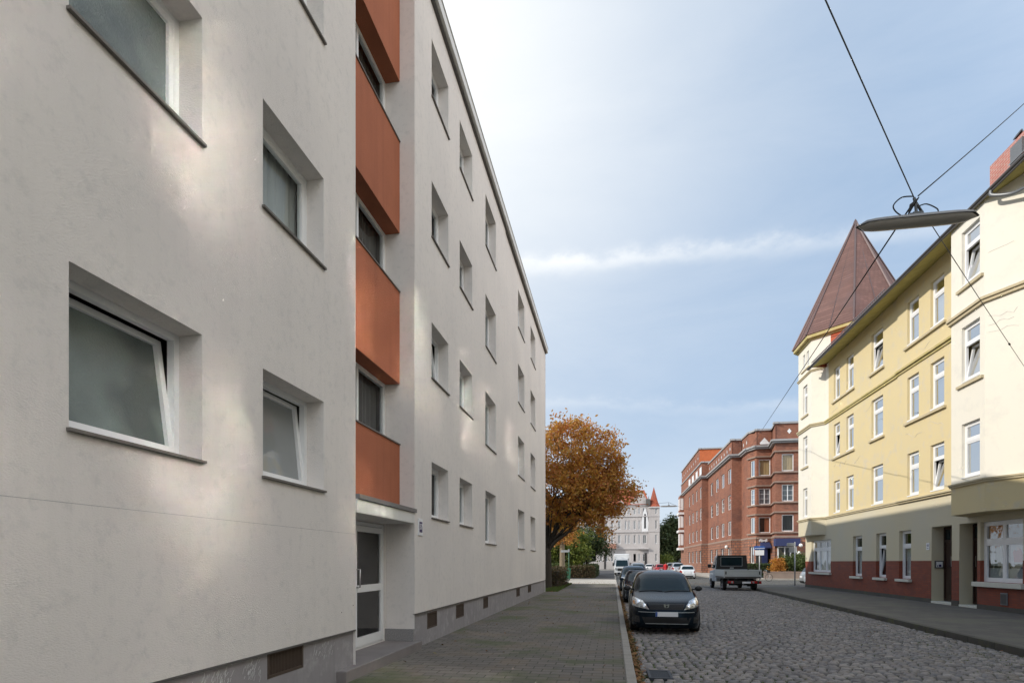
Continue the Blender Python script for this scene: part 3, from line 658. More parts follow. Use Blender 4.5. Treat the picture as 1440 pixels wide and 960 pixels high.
m_.build('wall_plug', 'dark_flashing', AB)

# ------------------------------------------------------------------ yellow corner house on the right
YH = empty('corner_house', (16, 30, 0), label='yellow and cream corner house with red tiled base and tall pointed tower roof', cat='building')
RX = 12.56; F = face(RX, 0, 0, 1, -1, 0)
Y0, Y1 = 2.0, 40.5; WT = 13.42
FL = [(4.47, 6.27), (7.70, 9.53), (10.95, 12.75)]
gw = [(31.82, 32.95, .90, 2.99), (29.20, 30.22, .90, 3.0), (26.95, 27.98, .90, 3.0)]
gh = gw + [(36.05, 39.35, 1.02, 2.97), (23.98, 25.36, .06, 3.02, .0), (22.45, 23.50, .06, 3.02, .0), (20.20, 22.28, .95, 3.0)]
uw = []
for z0, z1 in FL:
    uw += [(34.72, 35.6, z0, z1), (32.86, 33.8, z0, z1), (29.52, 30.74, z0 - .02, z1 + .02), (26.2, 27.14, z0, z1), (24.36, 25.32, z0, z1)]
lw = MB(); wall(lw, F, Y0, Y1, 1.68, 4.2, gh, .16); lw.build('ground_floor_wall', 'house_sand', YH, norm=False)
lw = MB(); wall(lw, F, Y0, Y1, -.1, 1.68, gh, .16, d=.012); lw.build('tiled_base', 'tile_dado', YH, norm=False)
lw = MB()
for a0, a1 in ((23.98, 25.36), (22.45, 23.50)):
    for a in (a0, a1): lw.q(F(a, 0, .013), F(a, 3.02, .0), F(a, 3.02, -.46), F(a, 0, -.46))
    lw.q(F(a0, 3.02, 0), F(a1, 3.02, 0), F(a1, 3.02, -.46), F(a0, 3.02, -.46))
lw.build('door_recess', 'house_sand', YH, norm=False)
lw = MB(); lw.fbox(F, 25.37, Y1, -.05, .16, .0, .03); lw.fbox(F, 20.0, 22.44, -.05, .16, .0, .03); lw.fbox(F, 23.5, 23.97, -.05, .2, .0, .03); lw.build('base_course', 'kerb_dark', YH)
lw = MB(); wall(lw, F, 28.0, 36.4, 4.2, WT, uw, .13); wall(lw, F, Y0, 28.0, 4.2, WT, uw, .13, d=.06); lw.q(F(28, 4.2, 0), F(28, WT, 0), F(28, WT, .06), F(28, 4.2, .06)); lw.build('upper_wall', 'house_yellow', YH, norm=False)
lw = MB(); wall(lw, F, 36.4, Y1, 4.2, WT, (), .13); 
Gn = face(RX, Y1, 1, 0, 0, 1); wall(lw, Gn, 0, 14, 0, WT, [(a, a + 1.1, z0, z1) for a in (2.5, 6, 9.5) for z0, z1 in FL], .15)
lw.q((26.5, Y0, 0), (26.5, Y1, 0), (26.5, Y1, WT), (26.5, Y0, WT)); lw.q((RX, Y0, 0), (26.5, Y0, 0), (26.5, Y0, WT), (RX, Y0, WT)); lw.build('side_wall', 'house_cream', YH, norm=False)
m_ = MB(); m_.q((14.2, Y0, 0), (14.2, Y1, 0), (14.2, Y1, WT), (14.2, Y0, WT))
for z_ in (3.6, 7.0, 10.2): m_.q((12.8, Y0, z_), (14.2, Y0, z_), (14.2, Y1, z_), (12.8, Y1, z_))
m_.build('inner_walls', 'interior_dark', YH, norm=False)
# string courses
def course(mb, F, a0, a1, z, h=.12, out=.10):
    mb.fbox(F, a0, a1, z, z + h * .55, .0, out * .6); mb.fbox(F, a0, a1, z + h * .55, z + h, .0, out)
m_ = MB(); course(m_, F, 22.9, 28.0, 4.20, .13, .16); course(m_, F, 28.0, 37.0, 4.20, .13, .10); m_.build('string_course', 'cornice_sand', YH)
m_ = MB(); course(m_, F, 22.9, 28.0, 9.88, .18, .19); course(m_, F, 28.0, 37.0, 9.88, .18, .12); m_.build('mossy_cornice', 'cornice_yellow', YH)
tl = {(24.36, 0): .16, (34.72, 1): .2, (29.52, 2): .15, (29.20, 'g'): .12}
for (a0, a1, z0, z1) in uw:
    fl = [i for i, f in enumerate(FL) if abs(f[0] - z0) < .1][0]
    WF = F if a0 > 28 else face(RX - .06, 0, 0, 1, -1, 0)
    window(WF, a0, a1, z0, z1, YH, rev=.10, fw=.07, transom=z0 + (z1 - z0) * .67, ft=.06, pane='glass_street', cur=R.choice(['curtain_white', 'curtain_grey', 'curtain_grey', 'curtain_white']),
           curspan=R.choice([(0, 1, 0, .65), (0, 1, 0, .66), (0, .35, 0, 1), (0, 1, 0, 1)]), sill=(.02, .0, .05), sillm='pvc_white', tilt=tl.get((a0, fl), 0))
m_ = MB()
for z0, z1 in FL[1:]:
    for a, b, dd in ((32.7, 35.75, 0), (29.35, 30.9, 0), (24.2, 27.3, .06)): m_.fbox(F, a, b, z0 - .19, z0 - .10, dd, dd + .10)
m_.build('window_ledges', 'cornice_sand', YH)
for (a0, a1, z0, z1) in gw:
    window(F, a0, a1, z0, z1, YH, rev=.14, fw=.07, transom=z0 + (z1 - z0) * .68, ft=.06, pane='glass_shop', cur='curtain_white', curspan=(0, 1, 0, .66), tilt=tl.get((a0, 'g'), 0))
    m_ = MB(); m_.fbox(F, a0 - .1, a1 + .1, z0 - .13, z0 - .02, 0, .15); m_.build('stone_sill', 'sill_pale', YH, bevel=.01)
window(F, 36.05, 39.35, 1.02, 2.97, YH, rev=.13, fw=.07, transom=2.42, ft=.06, mull=(37.1, 38.25), pane='glass_shop', cur='curtain_white', curspan=(0, 1, 0, .66))
m_ = MB(); m_.fbox(F, 35.95, 39.5, .88, 1.0, 0, .14); m_.build('stone_sill', 'sill_pale', YH)
# plain sandy paint patches of the ground floor lintel zone stay in its material; lettering plate and number
m_ = MB(); m_.fbox(F, 25.50, 25.72, 2.12, 2.40, .002, .02); npl = m_.build('house_number_plate', 'plate_white', YH)
text_part('43', F, 25.61, 2.29, .022, .15, 'blue_plate', npl, flip=True, name='numerals')
m_ = MB(); m_.fbox(F, 25.55, 25.67, 2.17, 2.19, .02, .023); m_.build('number_bar', 'blue_plate', npl)
# doors in their recesses
for nm, a0, a1 in (('front_door', 24.0, 25.34), ('side_door', 22.47, 23.48)):
    DF = face(RX + .44, 0, 0, 1, -1, 0)
    m_ = MB(); bars(m_, DF, a0, a1, .10, 3.0, -.05, .02, .08, hz=[(2.45, .09)], va=[((a0 + a1) / 2 + .18, .07)]); dr = m_.build(nm, 'door_brown', YH)
    m_ = MB(); m_.fbox(DF, a0 + .08, a1 - .08, .12, 2.40, -.04, -.01)
    for zz in (.35, 1.1): m_.fbox(DF, a0 + .16, a0 + .50, zz, zz + .6, -.01, .006)
    m_.fbox(DF, (a0 + a1) / 2 + .27, a1 - .14, .35, .95, -.01, .006)
    m_.build('door_leaf', 'door_brown', dr)
    m_ = MB(); m_.fbox(DF, a0 + .2, a0 + .45, 1.75, 2.3, -.008, .001) ; m_.fbox(DF, a0 + .1, a1 - .1, 2.52, 2.9, -.012, -.004); m_.build('pane', 'car_glass', dr)
    m_ = MB(); m_.fbox(DF, a0 + .80, a0 + .83, 1.45, 1.85, .02, .03); m_.tube([DF(a0 + .66, 1.12, 0), DF(a0 + .66, 1.12, .06), DF(a0 + .54, 1.12, .06)], .012); m_.fbox(DF, a0 + .64, a0 + .68, 1.0, 1.24, .0, .012); m_.build('handle', 'metal_handle', dr)
    m_ = MB(); m_.box(RX - .03, RX + .46, a0 - .02, a1 + .02, -.02, .075); m_.build('door_step', 'sill_pale', YH, bevel=.01)
# bell panel on the far cheek of the front door recess
CF = face(RX + .02, 25.355, 1, 0, 0, -1)
m_ = MB(); m_.fbox(CF, .08, .38, 1.38, 1.68, 0, .05); bp = m_.build('letter_panel', 'dark_flashing', YH)
m_ = MB(); m_.fbox(CF, .12, .345, 1.42, 1.64, .051, .056); m_.build('panel_face', 'plate_white', bp)
m_ = MB(); m_.fbox(CF, .21, .30, 1.44, 1.53, .0565, .06); m_.fbox(CF, .15, .18, 1.44, 1.5, .0565, .06); m_.build('panel_symbol', 'blue_plate', bp)
# shop window with posters
window(F, 20.20, 22.28, .95, 3.0, YH, rev=.11, fw=.09, transom=2.30, ft=.07, mull=(21.24,), pane='glass_shop')
m_ = MB(); m_.fbox(F, 20.05, 22.52, .78, .94, 0, .16); m_.build('stone_sill', 'sill_pale', YH, bevel=.01)
def rect(nm, m, a0, a1, z0, z1, d, par): 
    b = MB(); b.fbox(F, a0, a1, z0, z1, d - .004, d); return b.build(nm, m, par)
rect('display_blind', 'poster_paper', 20.3, 22.2, 1.0, 1.42, -.20, YH)
for (c0, c1) in ((20.42, 21.10), (21.42, 22.06)):
    po = rect('window_poster', 'poster_paper', c0, c1, 1.50, 2.22, -.20, YH)
    if c0 < 21:
        m_ = MB(); pts_ = [(20.55, 1.62), (20.92, 1.62), (20.98, 1.95), (20.90, 2.02), (20.80, 1.98), (20.72, 2.08), (20.60, 2.05), (20.52, 1.85)]; m_.v = [F(a, z, -.194) for a, z in pts_]; m_.f = [tuple(range(len(pts_)))]; m_.build('poster_figure', 'poster_red', po, norm=False)
        m_ = MB(); m_.ring(F(20.74, 2.06, -.193), (1, 0, 0), [(0, 0), (0, .06)], 12); m_.build('poster_face', 'poster_skin', po)
    else:
        rect('poster_figure', 'poster_dark', 21.45, 21.85, 1.62, 2.16, -.194, po)
rect('window_shelf', 'interior_dark', 20.3, 22.2, 1.44, 1.48, -.19, YH)
m_ = MB(); m_.fbox(F, 20.86, 21.20, .22, .62, .012, .04); m_.build('cellar_vent', 'zinc', YH, bevel=.01)
m_ = MB(); [m_.fbox(F, 20.90 + k * .05, 20.925 + k * .05, .26, .58, .04, .048) for k in range(6)]; m_.build('cellar_vent_bars', 'dark_flashing', YH)
# near bay window (polygonal, first floor up)
BX = 11.65; bay = [(RX + .1, 23.15), (BX, 22.28), (BX, 20.45), (RX + .1, 18.7)]
bw = MB()
segs = list(zip(bay, bay[1:]))
bayF = []
for i, (p, q) in enumerate(segs):
    f_, l_ = face2(q, p); bayF.append((f_, l_))      # walking towards +Y, outward to -X
bwin = [(20.45 + .28 - 20.45, 1.83 - .30)]
for i, (f_, l_) in enumerate(bayF):
    hl = [(.25, 1.22, z0, z1) for z0, z1 in FL] if i == 1 else ([(.5, 1.45, z0, z1) for z0, z1 in FL] if i == 2 else [])
    if i == 2: hl = []
    wall(bw, f_, 0, l_, 4.20, 13.3, hl, .13)
    if i == 1:
        for k, h in enumerate(hl): window(f_, h[0], h[1], h[2], h[3], YH, rev=.10, fw=.07, transom=h[2] + 1.22, ft=.06, pane='glass_street', cur='curtain_white' if k == 2 else 'curtain_grey', curspan=(0, 1, 0, .64) if k == 2 else (0, .3, 0, 1), tilt=.17 if k in (1, 2) else 0, sill=(.02, 0, .04), sillm='pvc_white')
bw.build('bay_wall', 'house_cream', YH, norm=False)
bw = MB()
for i, (f_, l_) in enumerate(bayF): wall(bw, f_, 0, l_, 3.24, 4.20, (), .1)
bw.v += [(x, y, 3.24) for x, y in bay]; bw.f.append(tuple(range(len(bw.v) - 4, len(bw.v)))); bw.build('bay_apron', 'house_yellow', YH, norm=False)
for z, h, o in ((4.18, .12, .09), (9.86, .18, .14)):
    m_ = MB()
    for i, (f_, l_) in enumerate(bayF): course(m_, f_, -o * .35, l_ + o * .35, z + i * .0015, h, o + i * .001)
    m_.build('bay_cornice', 'cornice_sand', YH)
m_ = MB()
for z0, z1 in FL[1:]: m_.fbox(bayF[1][0], .05, 1.42, z0 - .19, z0 - .10, 0, .08)
m_.build('bay_ledges', 'cornice_sand', YH)
# tower: octagon with one face along the street
TC = (14.9, 38.7); IR = 2.95; CR = IR / math.cos(rad(22.5))
def octo(r, c=TC): return [(c[0] + r * math.cos(rad(22.5 + 45 * k)), c[1] + r * math.sin(rad(22.5 + 45 * k))) for k in range(8)]
oc = octo(CR)
tw = MB(); tr_ = MB()
for k in range(8):
    p, q = oc[k], oc[(k + 1) % 8]; f_, l_ = face2(q, p)
    # faces: k=3 faces -X, k=4 faces (-X,-Y), k=2 faces (-X,+Y)
    if k == 3:
        tw3 = f_; hl = [(.72, 1.55, z0, z1) for z0, z1 in FL] + [(.45, .85, 13.85, 14.75), (1.15, 1.55, 13.85, 14.75)]
        wall(tw, f_, 0, l_, 4.2, 15.2, hl, .12); F3 = f_; L3 = l_; H3 = hl
    elif k in (2, 4):
        wall(tw, f_, 0, l_, 4.2, 15.2, (), .1) if k == 2 else (wall(tw, f_, l_ - 1.15, l_, 4.2, 15.2, (), .1), wall(tr_, f_, 0, l_ - 1.15, 11, 15.2, (), .1))
    else: wall(tr_, f_, 0, l_, 12.9, 15.2, (), .1)
tw.build('tower_wall', 'house_cream', YH, norm=False); tr_.build('tower_tile_hanging', 'roof_tile_red', YH, norm=False)
for h in H3[:3]: window(F3, *h, YH, rev=.10, fw=.06, transom=h[2] + 1.22, pane='glass_street', cur='curtain_grey', sill=(.02, 0, .04), sillm='pvc_white')
for h in H3[3:]: window(F3, *h, YH, rev=.06, fw=.05, pane='glass_street', sash=False)
m_ = MB()
for z0, z1 in FL[1:]: m_.fbox(F3, .5, 1.8, z0 - .19, z0 - .1, 0, .08)
m_.fbox(F3, .3, 1.8, 13.68, 13.75, 0, .07); m_.build('tower_ledges', 'cornice_sand', YH)
tb = MB()
for k in (2, 3, 4):
    p, q = oc[k], oc[(k + 1) % 8]; f_, l_ = face2(q, p); wall(tb, f_, 0, l_, 3.28, 4.2, (), .1)
tb.v += [(x, y, 3.28) for x, y in oc]; tb.f.append(tuple(range(len(tb.v) - 8, len(tb.v)))); tb.build('tower_apron', 'house_sand', YH, norm=False)
for z, h, o in ((4.20, .13, .10), (9.88, .18, .12), (13.25, .12, .09)):
    m_ = MB()
    for k in (2, 3, 4):
        p, q = oc[k], oc[(k + 1) % 8]; f_, l_ = face2(q, p); e_ = 1.15 if k == 4 and z > 13 else 0
        course(m_, f_, (l_ - e_) if e_ else -o * .3, l_ + o * .3, z + k * .0015, h, o + k * .001)
    m_.build('tower_cornice', 'cornice_sand', YH)
m_ = MB(); m_.prism(octo(CR + .10), 15.16, 15.26); m_.prism(octo(CR + .30), 15.262, 15.45); m_.build('tower_eave', 'cornice_yellow', YH)
APEX = 22.75
m_ = MB(); m_.prism(octo(CR + .36), 15.452, APEX, top=octo(.04)); m_.build('tower_roof', 'spire_slate', YH)
m_ = MB()
for (x, y_), (x2, y2) in zip(octo(CR + .37), octo(.05)): m_.tube([(x, y_, 15.46), (x2, y2, APEX + .02)], .055, 5)
oo = octo(CR + .37); o2 = octo(.05)
for k in range(8):
    mx_ = ((oo[k][0] + oo[(k + 1) % 8][0]) / 2, (oo[k][1] + oo[(k + 1) % 8][1]) / 2); m_.tube([(mx_[0], mx_[1], 15.46), (TC[0], TC[1], APEX)], .028, 4)
m_.ring((TC[0], TC[1], APEX - .1), (0, 0, 1), [(0, .16), (.2, .1), (.35, .02)], 10); m_.build('tower_ridges', 'spire_ridge', YH)
# eaves, soffit, gutter, roof
ES, EN = 2.0, 36.4; EX = 11.56
m_ = MB(); m_.q((EX, ES, 13.12), (EX, EN, 13.12), (RX + .02, EN, 13.43), (RX + .02, ES, 13.43)); m_.q((EX, EN, 13.12), (RX + .02, EN, 13.43), (RX, EN, 13.62), (EX, EN, 13.22)); m_.build('soffit', 'soffit_moss', YH, norm=False)
m_ = MB(); m_.tube([(EX - .04, ES, 13.19), (EX - .04, EN + .4, 13.19)], .055, 8); m_.box(EX - .04, EX + .01, ES, EN + .3, 13.09, 13.21); m_.build('gutter', 'gutter_dark', YH)
RY0 = 2.0
m_ = MB(); m_.q((EX - .04, RY0, 13.25), (EX - .04, EN + .3, 13.25), (16.4, EN + .3, 16.9), (16.4, RY0, 16.9)); m_.q((16.4, RY0, 16.9), (16.4, EN + .3, 16.9), (26.8, EN + .3, 13.3), (26.8, RY0, 13.3))
m_.q((EX, EN + .3, 13.25), (16.4, EN + .3, 16.9), (26.8, EN + .3, 13.3)); m_.q((RX, EN, 13.42), (RX, Y1, 13.42), (26.5, Y1, 13.42), (26.5, EN, 13.42)); m_.build('roof', 'roof_tile_red', YH, norm=False)
m_ = MB()
for k in range(46):
    y_ = 27.5 + k * .2; m_.box(EX + .17, EX + .20, y_, y_ + .03, 13.36, 13.58)
m_.box(EX + .165, EX + .205, 27.4, 36.8, 13.57, 13.60); m_.box(EX + .165, EX + .205, 27.4, 36.8, 13.38, 13.41); m_.build('snow_guard', 'zinc', YH)
m_ = MB(); m_.box(12.05, 12.95, 18.3, 20.9, 13.3, 14.45); m_.build('chimney', 'chimney_brick', YH)
m_ = MB(); m_.box(12.0, 13.0, 18.1, 19.0, 14.452, 14.55)
for y_ in (19.3, 19.9): m_.tube([(12.3, y_, 14.45), (12.3, y_, 14.68), (12.22, y_, 14.73)], [.14, .11, .16], 8)
m_.build('chimney_pots', 'black_pvc', YH)
m_ = MB(); m_.box(11.72, 12.2, 18.9, 19.4, 13.35, 14.0); m_.q((11.7, 18.6, 13.5), (11.7, 19.5, 13.5), (12.04, 19.5, 14.15), (12.04, 18.6, 14.15)); m_.build('chimney_flashing', 'zinc', YH, norm=False)
m_ = MB(); m_.tube(catm([(EX - .02, 19.95, 13.12), (EX - .02, 19.9, 12.95), (BX + .2, 19.5, 12.72), (12.0, 18.9, 12.6), (12.3, 18.4, 12.5)], 4), .055, 8); m_.build('downpipe', 'zinc', YH, smooth=True)
# fine cracks in the render (painted-over hairlines are real grooves, here slim filler ridges)
def crack(F_, a, z, n, st_=.28, dz=.10):
    m_ = MB()
    p = [F_(a, z, .003)]
    for k in range(n): a -= R.uniform(.5, 1) * st_; z += R.gauss(0, dz); p.append(F_(a, z, .003))
    m_.tube(p, .006, 4); m_.build('crack', 'grey_trim', YH)
for (a, z, n) in ((35.6, 7.1, 9), (33, 6.9, 6), (36.0, 10.4, 5), (31.4, 9.2, 5)): crack(F, a, z, n)
FB = face(RX - .06, 0, 0, 1, -1, 0)
for (a, z, n) in ((27.3, 7.15, 7), (25.4, 7.25, 5), (27.4, 12.95, 3), (26.2, 10.5, 4)): crack(FB, a, z, n)
f2, l2 = bayF[2]
for (z) in (8.9, 9.4, 11.4, 9.1): crack(f2, l2 - .1, z, 5, .2, .05)

# house added unseen beside the viewer; wall and panes light the shaded left side
NH = empty('neighbour_house', (19, 1, 0), label='pale five-storey neighbour house beside the viewer, outside the picture', cat='building')
NF = face(12.5, 0, 0, 1, -1, 0); nh = []
for a in (-17.5, -15.2, -11.6, -9.2, -5.9, -3.4, .3, 2.6, 6.1, 8.5, 12.2, 14.9):
    for z0 in (1.2, 4.6, 7.9, 11.1, 14.2): nh.append((a, a + 1.25, z0, z0 + 1.9))
w_ = MB(); wall(w_, NF, -20, 18.0, -.1, 17.6, nh, .12); w_.q((12.5, 18, 0), (24, 18, 0), (24, 18, 17.6), (12.5, 18, 17.6)); w_.q((24, -20, 0), (24, 18, 0), (24, 18, 17.6), (24, -20, 17.6)); w_.q((12.5, -20, 0), (24, -20, 0), (24, -20, 17.6), (12.5, -20, 17.6)); w_.build('wall', 'house_cream', NH, norm=False)
m_ = MB(); m_.q((12.4, -20, 17.6), (12.4, 18, 17.6), (24, 18, 17.9), (24, -20, 17.9)); m_.build('roof', 'roof_tile_red', NH, norm=False)
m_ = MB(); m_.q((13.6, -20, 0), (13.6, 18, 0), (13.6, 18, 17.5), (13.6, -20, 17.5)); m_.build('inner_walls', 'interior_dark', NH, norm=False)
for h in nh: window(NF, *h, NH, rev=.10, fw=.07, transom=h[2] + 1.3, pane='glass_wavy', cur='curtain_grey', sash=False)

# ------------------------------------------------------------------ brick block beyond the side street
BB = empty('brick_apartment_block', (22, 85, 0), label='long stepped red brick block with white windows beyond the side street', cat='building')
P = [(13.45, 118), (13.45, 91.2), (14.4, 91.2), (14.4, 73.7), (15.55, 73.7), (15.55, 70.2), (16.1, 68.7), (17.75, 68.7), (17.3, 65.6), (32, 65.6)]
ZB = [(1.5, 3.4), (4.95, 6.75), (8.2, 10.0), (11.45, 13.3)]
body = MB(); low = MB(); corn = MB(); att = MB(); band = MB(); top = MB()
def colw(px, wpx, X):
    def yy(p): 
        q = (p - 720) / 800; return X * (CT + q * ST) / (q * CT - ST)
    a, b = yy(px + wpx / 2), yy(px - wpx / 2); return a, b
wid = []
def brickseg(p, q, wins, z1=14.45, k=0):
    f_, l_ = face2(q, p); hl = []
    for (a, b) in wins:
        for fz in ZB: hl.append((a, b) + fz)
    wall(body, f_, 0, l_, 4.3, z1, hl, .12); wall(low, f_, 0, l_, -.1, 4.3, hl, .12, d=.05)
    for h in hl: wid.append((f_,) + h)
    corn.fbox(f_, -.25, l_ + .25, 14.45 + k * .003, 14.62, 0, .28 + k * .002); corn.fbox(f_, -.4, l_ + .4, 14.622 + k * .003, 14.84, 0, .45 + k * .002)
    band.fbox(f_, -.05, l_ + .05, 4.25 + k * .003, 4.48, .0, .09 + k * .002)
    return f_, l_
cols1 = [colw(c, w, 13.45) for c, w in ((969.7, 2.4), (974.5, 2.6), (979.8, 2.6), (985.2, 2.8))]
cols2 = [colw(c, w, 14.4) for c, w in ((1001, 3.6), (1008.3, 3.9), (1016.4, 4.2), (1025.7, 4.7))]
f1, l1 = brickseg(P[0], P[1], [(a - 91.2, b - 91.2) for a, b in cols1], k=0)
fe1, le1 = brickseg(P[1], P[2], [], k=1)
f2_, l2_ = brickseg(P[2], P[3], [(a - 73.7, b - 73.7) for a, b in cols2], k=2)
fe2, le2 = brickseg(P[3], P[4], [], k=3)
f3, l3 = brickseg(P[4], P[5], [], k=4)
f3b, l3b = brickseg(P[5], P[6], [(.35, 1.2)], k=5)
def onYx(px, Y): q = (px - 720) / 800; return Y * (q * CT - ST) / (CT + q * ST)
def mk(p, q, wx, k):
    f_, l_ = face2(q, p); ws = [(q[0] - onYx(b, q[1]), q[0] - onYx(a, q[1])) for a, b in wx]; return brickseg(p, q, ws, k=k)
f4, l4 = mk(P[6], P[7], [(1067.0, 1083.5)], 6)
f5, l5 = brickseg(P[7], P[8], [], k=7)
f6, l6 = mk(P[8], P[9], [(1099.5, 1116.3)], 8)
for (f_, l_) in ((f3b, l3b), (f4, l4), (f5, l5), (f6, l6)):
    for i, z in enumerate((4.75, 6.95, 8.0, 10.2, 11.25, 13.5)): band.fbox(f_, -.08, l_ + .08, z + i * .001, z + .16, 0, .17)
body.build('brick_wall', 'brick_red', BB, norm=False); low.build('rusticated_ground_floor', 'brick_rust', BB, norm=False)
corn.build('cornice', 'cornice_grey', BB); band.build('string_courses', 'band_stone', BB)
# attic storeys
at = MB(); di = MB()
def attic(p, q, z0, z1, d, dn=0, mb=None, k=0):
    f_, l_ = face2(q, p); wall(mb or at, f_, 0, l_, z0, z1, (), .1, d=d)
    top.fbox(f_, -.2, l_ + .2, z1 + k * .002, z1 + .22, -.3, .12 + d + k * .002)
    for i in range(dn):
        a = l_ * (i + .6) / (dn + .2); zz = (z0 + z1) / 2 + .05; s_ = .22
        di.v += [f_(a - s_, zz, d + .03), f_(a, zz - s_ * 1.3, d + .03), f_(a + s_, zz, d + .03), f_(a, zz + s_ * 1.3, d + .03)]; n_ = len(di.v); di.f.append((n_ - 4, n_ - 3, n_ - 2, n_ - 1))
    return f_, l_
attic(P[2], P[3], 14.84, 16.55, -.05, 9, k=1); attic(P[3], P[4], 14.84, 16.55, -.05, 0, k=2); attic(P[4], P[5], 14.84, 16.55, -.05, 2, k=3); attic(P[5], P[6], 14.84, 16.55, -.05, 0, k=4)
attic(P[6], P[7], 14.84, 16.55, -.05, 0, k=5); attic(P[7], P[8], 14.84, 16.55, -.05, 0, k=6); attic(P[8], P[9], 14.84, 16.55, -.05, 6, k=7)
attic(P[0], P[1], 14.84, 16.85, -.02, 0, k=8); attic(P[1], (20, 91.2), 14.84, 16.85, -.02, 0, k=9)
f7, l7 = attic((13.45, 118), (13.45, 94.2), 17.05, 19.5, -.1, 9, k=10)
og = MB(); fo, lo = attic((13.55, 94.2), (22, 94.2), 16.9, 19.5, 0, 0, mb=og, k=11)
at.build('attic_wall', 'brick_red', BB, norm=False); og.build('orange_gable_wall', 'brick_orange', BB, norm=False); top.build('parapet_trim', 'cornice_grey', BB); di.build('diamond_windows', 'pvc_white', BB, norm=False)
m_ = MB(); m_.fbox(f4, .35, 1.25, 15.0, 15.12, .0, .1); m_.v += [f4(.25, 15.12, .05), f4(1.35, 15.12, .05), f4(.8, 15.75, .05)]; m_.f.append((len(m_.v) - 3, len(m_.v) - 2, len(m_.v) - 1)); m_.build('attic_dormer', 'pvc_white', BB, norm=False)
m_ = MB(); m_.q((14.5, 73.8, 16.5), (30, 73.8, 16.5), (30, 91.3, 16.5), (14.5, 91.3, 16.5)); m_.q((13.55, 91.3, 16.8), (30, 91.3, 16.8), (30, 118, 16.8), (13.55, 118, 16.8)); m_.q((17.5, 65.7, 16.5), (32, 65.7, 16.5), (32, 73.8, 16.5), (17.5, 73.8, 16.5)); m_.q((15.7, 69, 16.5), (17.5, 69, 16.5), (17.5, 73.8, 16.5), (15.7, 73.8, 16.5)); m_.q((13.6, 94.3, 19.6), (22, 94.3, 19.6), (22, 118, 19.6), (13.6, 118, 19.6)); m_.build('flat_roof', 'asphalt', BB, norm=False)
m_ = MB(); m_.q((32, 65.6, 0), (32, 118, 0), (32, 118, 16.6), (32, 65.6, 16.6)); m_.q((13.45, 118, 0), (32, 118, 0), (32, 118, 16.6), (13.45, 118, 16.6)); m_.q((22, 94.2, 16.6), (22, 118, 16.6), (22, 118, 19.5), (22, 94.2, 19.5)); m_.build('rear_walls', 'brick_red', BB, norm=False)
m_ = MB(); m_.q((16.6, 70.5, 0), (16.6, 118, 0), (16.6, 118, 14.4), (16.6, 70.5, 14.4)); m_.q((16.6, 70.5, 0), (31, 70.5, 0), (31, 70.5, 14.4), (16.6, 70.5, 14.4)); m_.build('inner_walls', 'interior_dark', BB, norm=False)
cnt = 0
for (f_, a0, a1, z0, z1) in wid:
    cnt += 1
    big = a1 - a0 > 1.3 and z1 - z0 > 1.7 and f_ in (f4, f6)
    fl = round((z0 - 1.5) / 3.3)
    c_ = 'curtain_white'
    if f_ in (f4, f6): c_ = ['curtain_amber', 'interior_dark', 'curtain_grey', 'curtain_amber'][fl]
    if f_ is f4 and fl == 1: c_ = 'curtain_red'
    if z0 < 2 and f_ in (f4, f6): continue
    window(f_, a0, a1, z0, z1, BB, rev=.10 if not big else .06, fw=.09, mull=((a0 + a1) / 2,) if (fl == 2 and f_ in (f4, f6)) or (a1 - a0 < 1.2 and 0) else (), hz=((z0 * .65 + z1 * .35), (z0 * .35 + z1 * .65)) if fl == 2 else (),
           pane='glass_street', cur=c_, curspan=(0, .45, 0, 1) if c_ == 'curtain_red' else (0, 1, 0, 1), sash=False)
for a, b in cols1:
    m_ = MB(); m_.fbox(f1, a - 91.2, b - 91.2, 15.15, 16.35, -.0, .02); m_.build('attic_window', 'pvc_white', BB)
# white oriel at the far end
OF = face(12.75, 113.5, 1, 0, 0, -1)
m_ = MB()
for z in (4.0, 7.4, 10.8): m_.box(12.6, 13.46, 113.5, 117.0, z, z + .5)
m_.box(12.75, 13.46, 113.7, 116.8, 4.4, 14.4); m_.build('oriel', 'brick_red', BB)
m_ = MB()
for z in (4.9, 8.3, 11.7): m_.fbox(OF, .05, .6, z, z + 2.2, .01 - .2, .03 - .18); m_.box(12.70, 12.76, 114.3, 116.2, z, z + 2.2)
for z in (4.0, 7.4, 10.8): m_.box(12.45, 13.46, 113.3, 117.1, z - .02, z + .4)
m_.build('oriel_windows', 'pvc_white', BB)
# ground floor of the corner: blue door, canopy awning, show window, script sign
xs = lambda px, Y: onYx(px, Y)
Fy = face(0, 68.6, 1, 0, 0, -1)
m_ = MB(); m_.fbox(Fy, xs(1071, 68.6), xs(1079, 68.6), .0, 3.3, .0, .12); bd = m_.build('blue_entrance_door', 'door_blue', BB)
m_ = MB(); m_.fbox(Fy, xs(1063, 68.6), xs(1071, 68.6), .0, 3.2, -.02, .06); m_.build('dark_doorway', 'interior_dark', BB)
m_ = MB(); m_.hexa([Fy(xs(1069, 68.6), 3.5, 0), Fy(xs(1082, 68.6), 3.5, 0), Fy(xs(1082, 68.6), 3.2, 1.0), Fy(xs(1069, 68.6), 3.2, 1.0), Fy(xs(1069, 68.6), 3.9, 0), Fy(xs(1082, 68.6), 3.9, 0), Fy(xs(1082, 68.6), 3.3, 1.0), Fy(xs(1069, 68.6), 3.3, 1.0)]); m_.build('door_hood', 'awning_blue', BB)
text_part('Hotel', face(0, 68.5, 1, 0, 0, -1), xs(1073, 68.5), 4.0, .12, .62, 'plate_white', BB, name='wall_lettering') if False else None
m_ = MB()
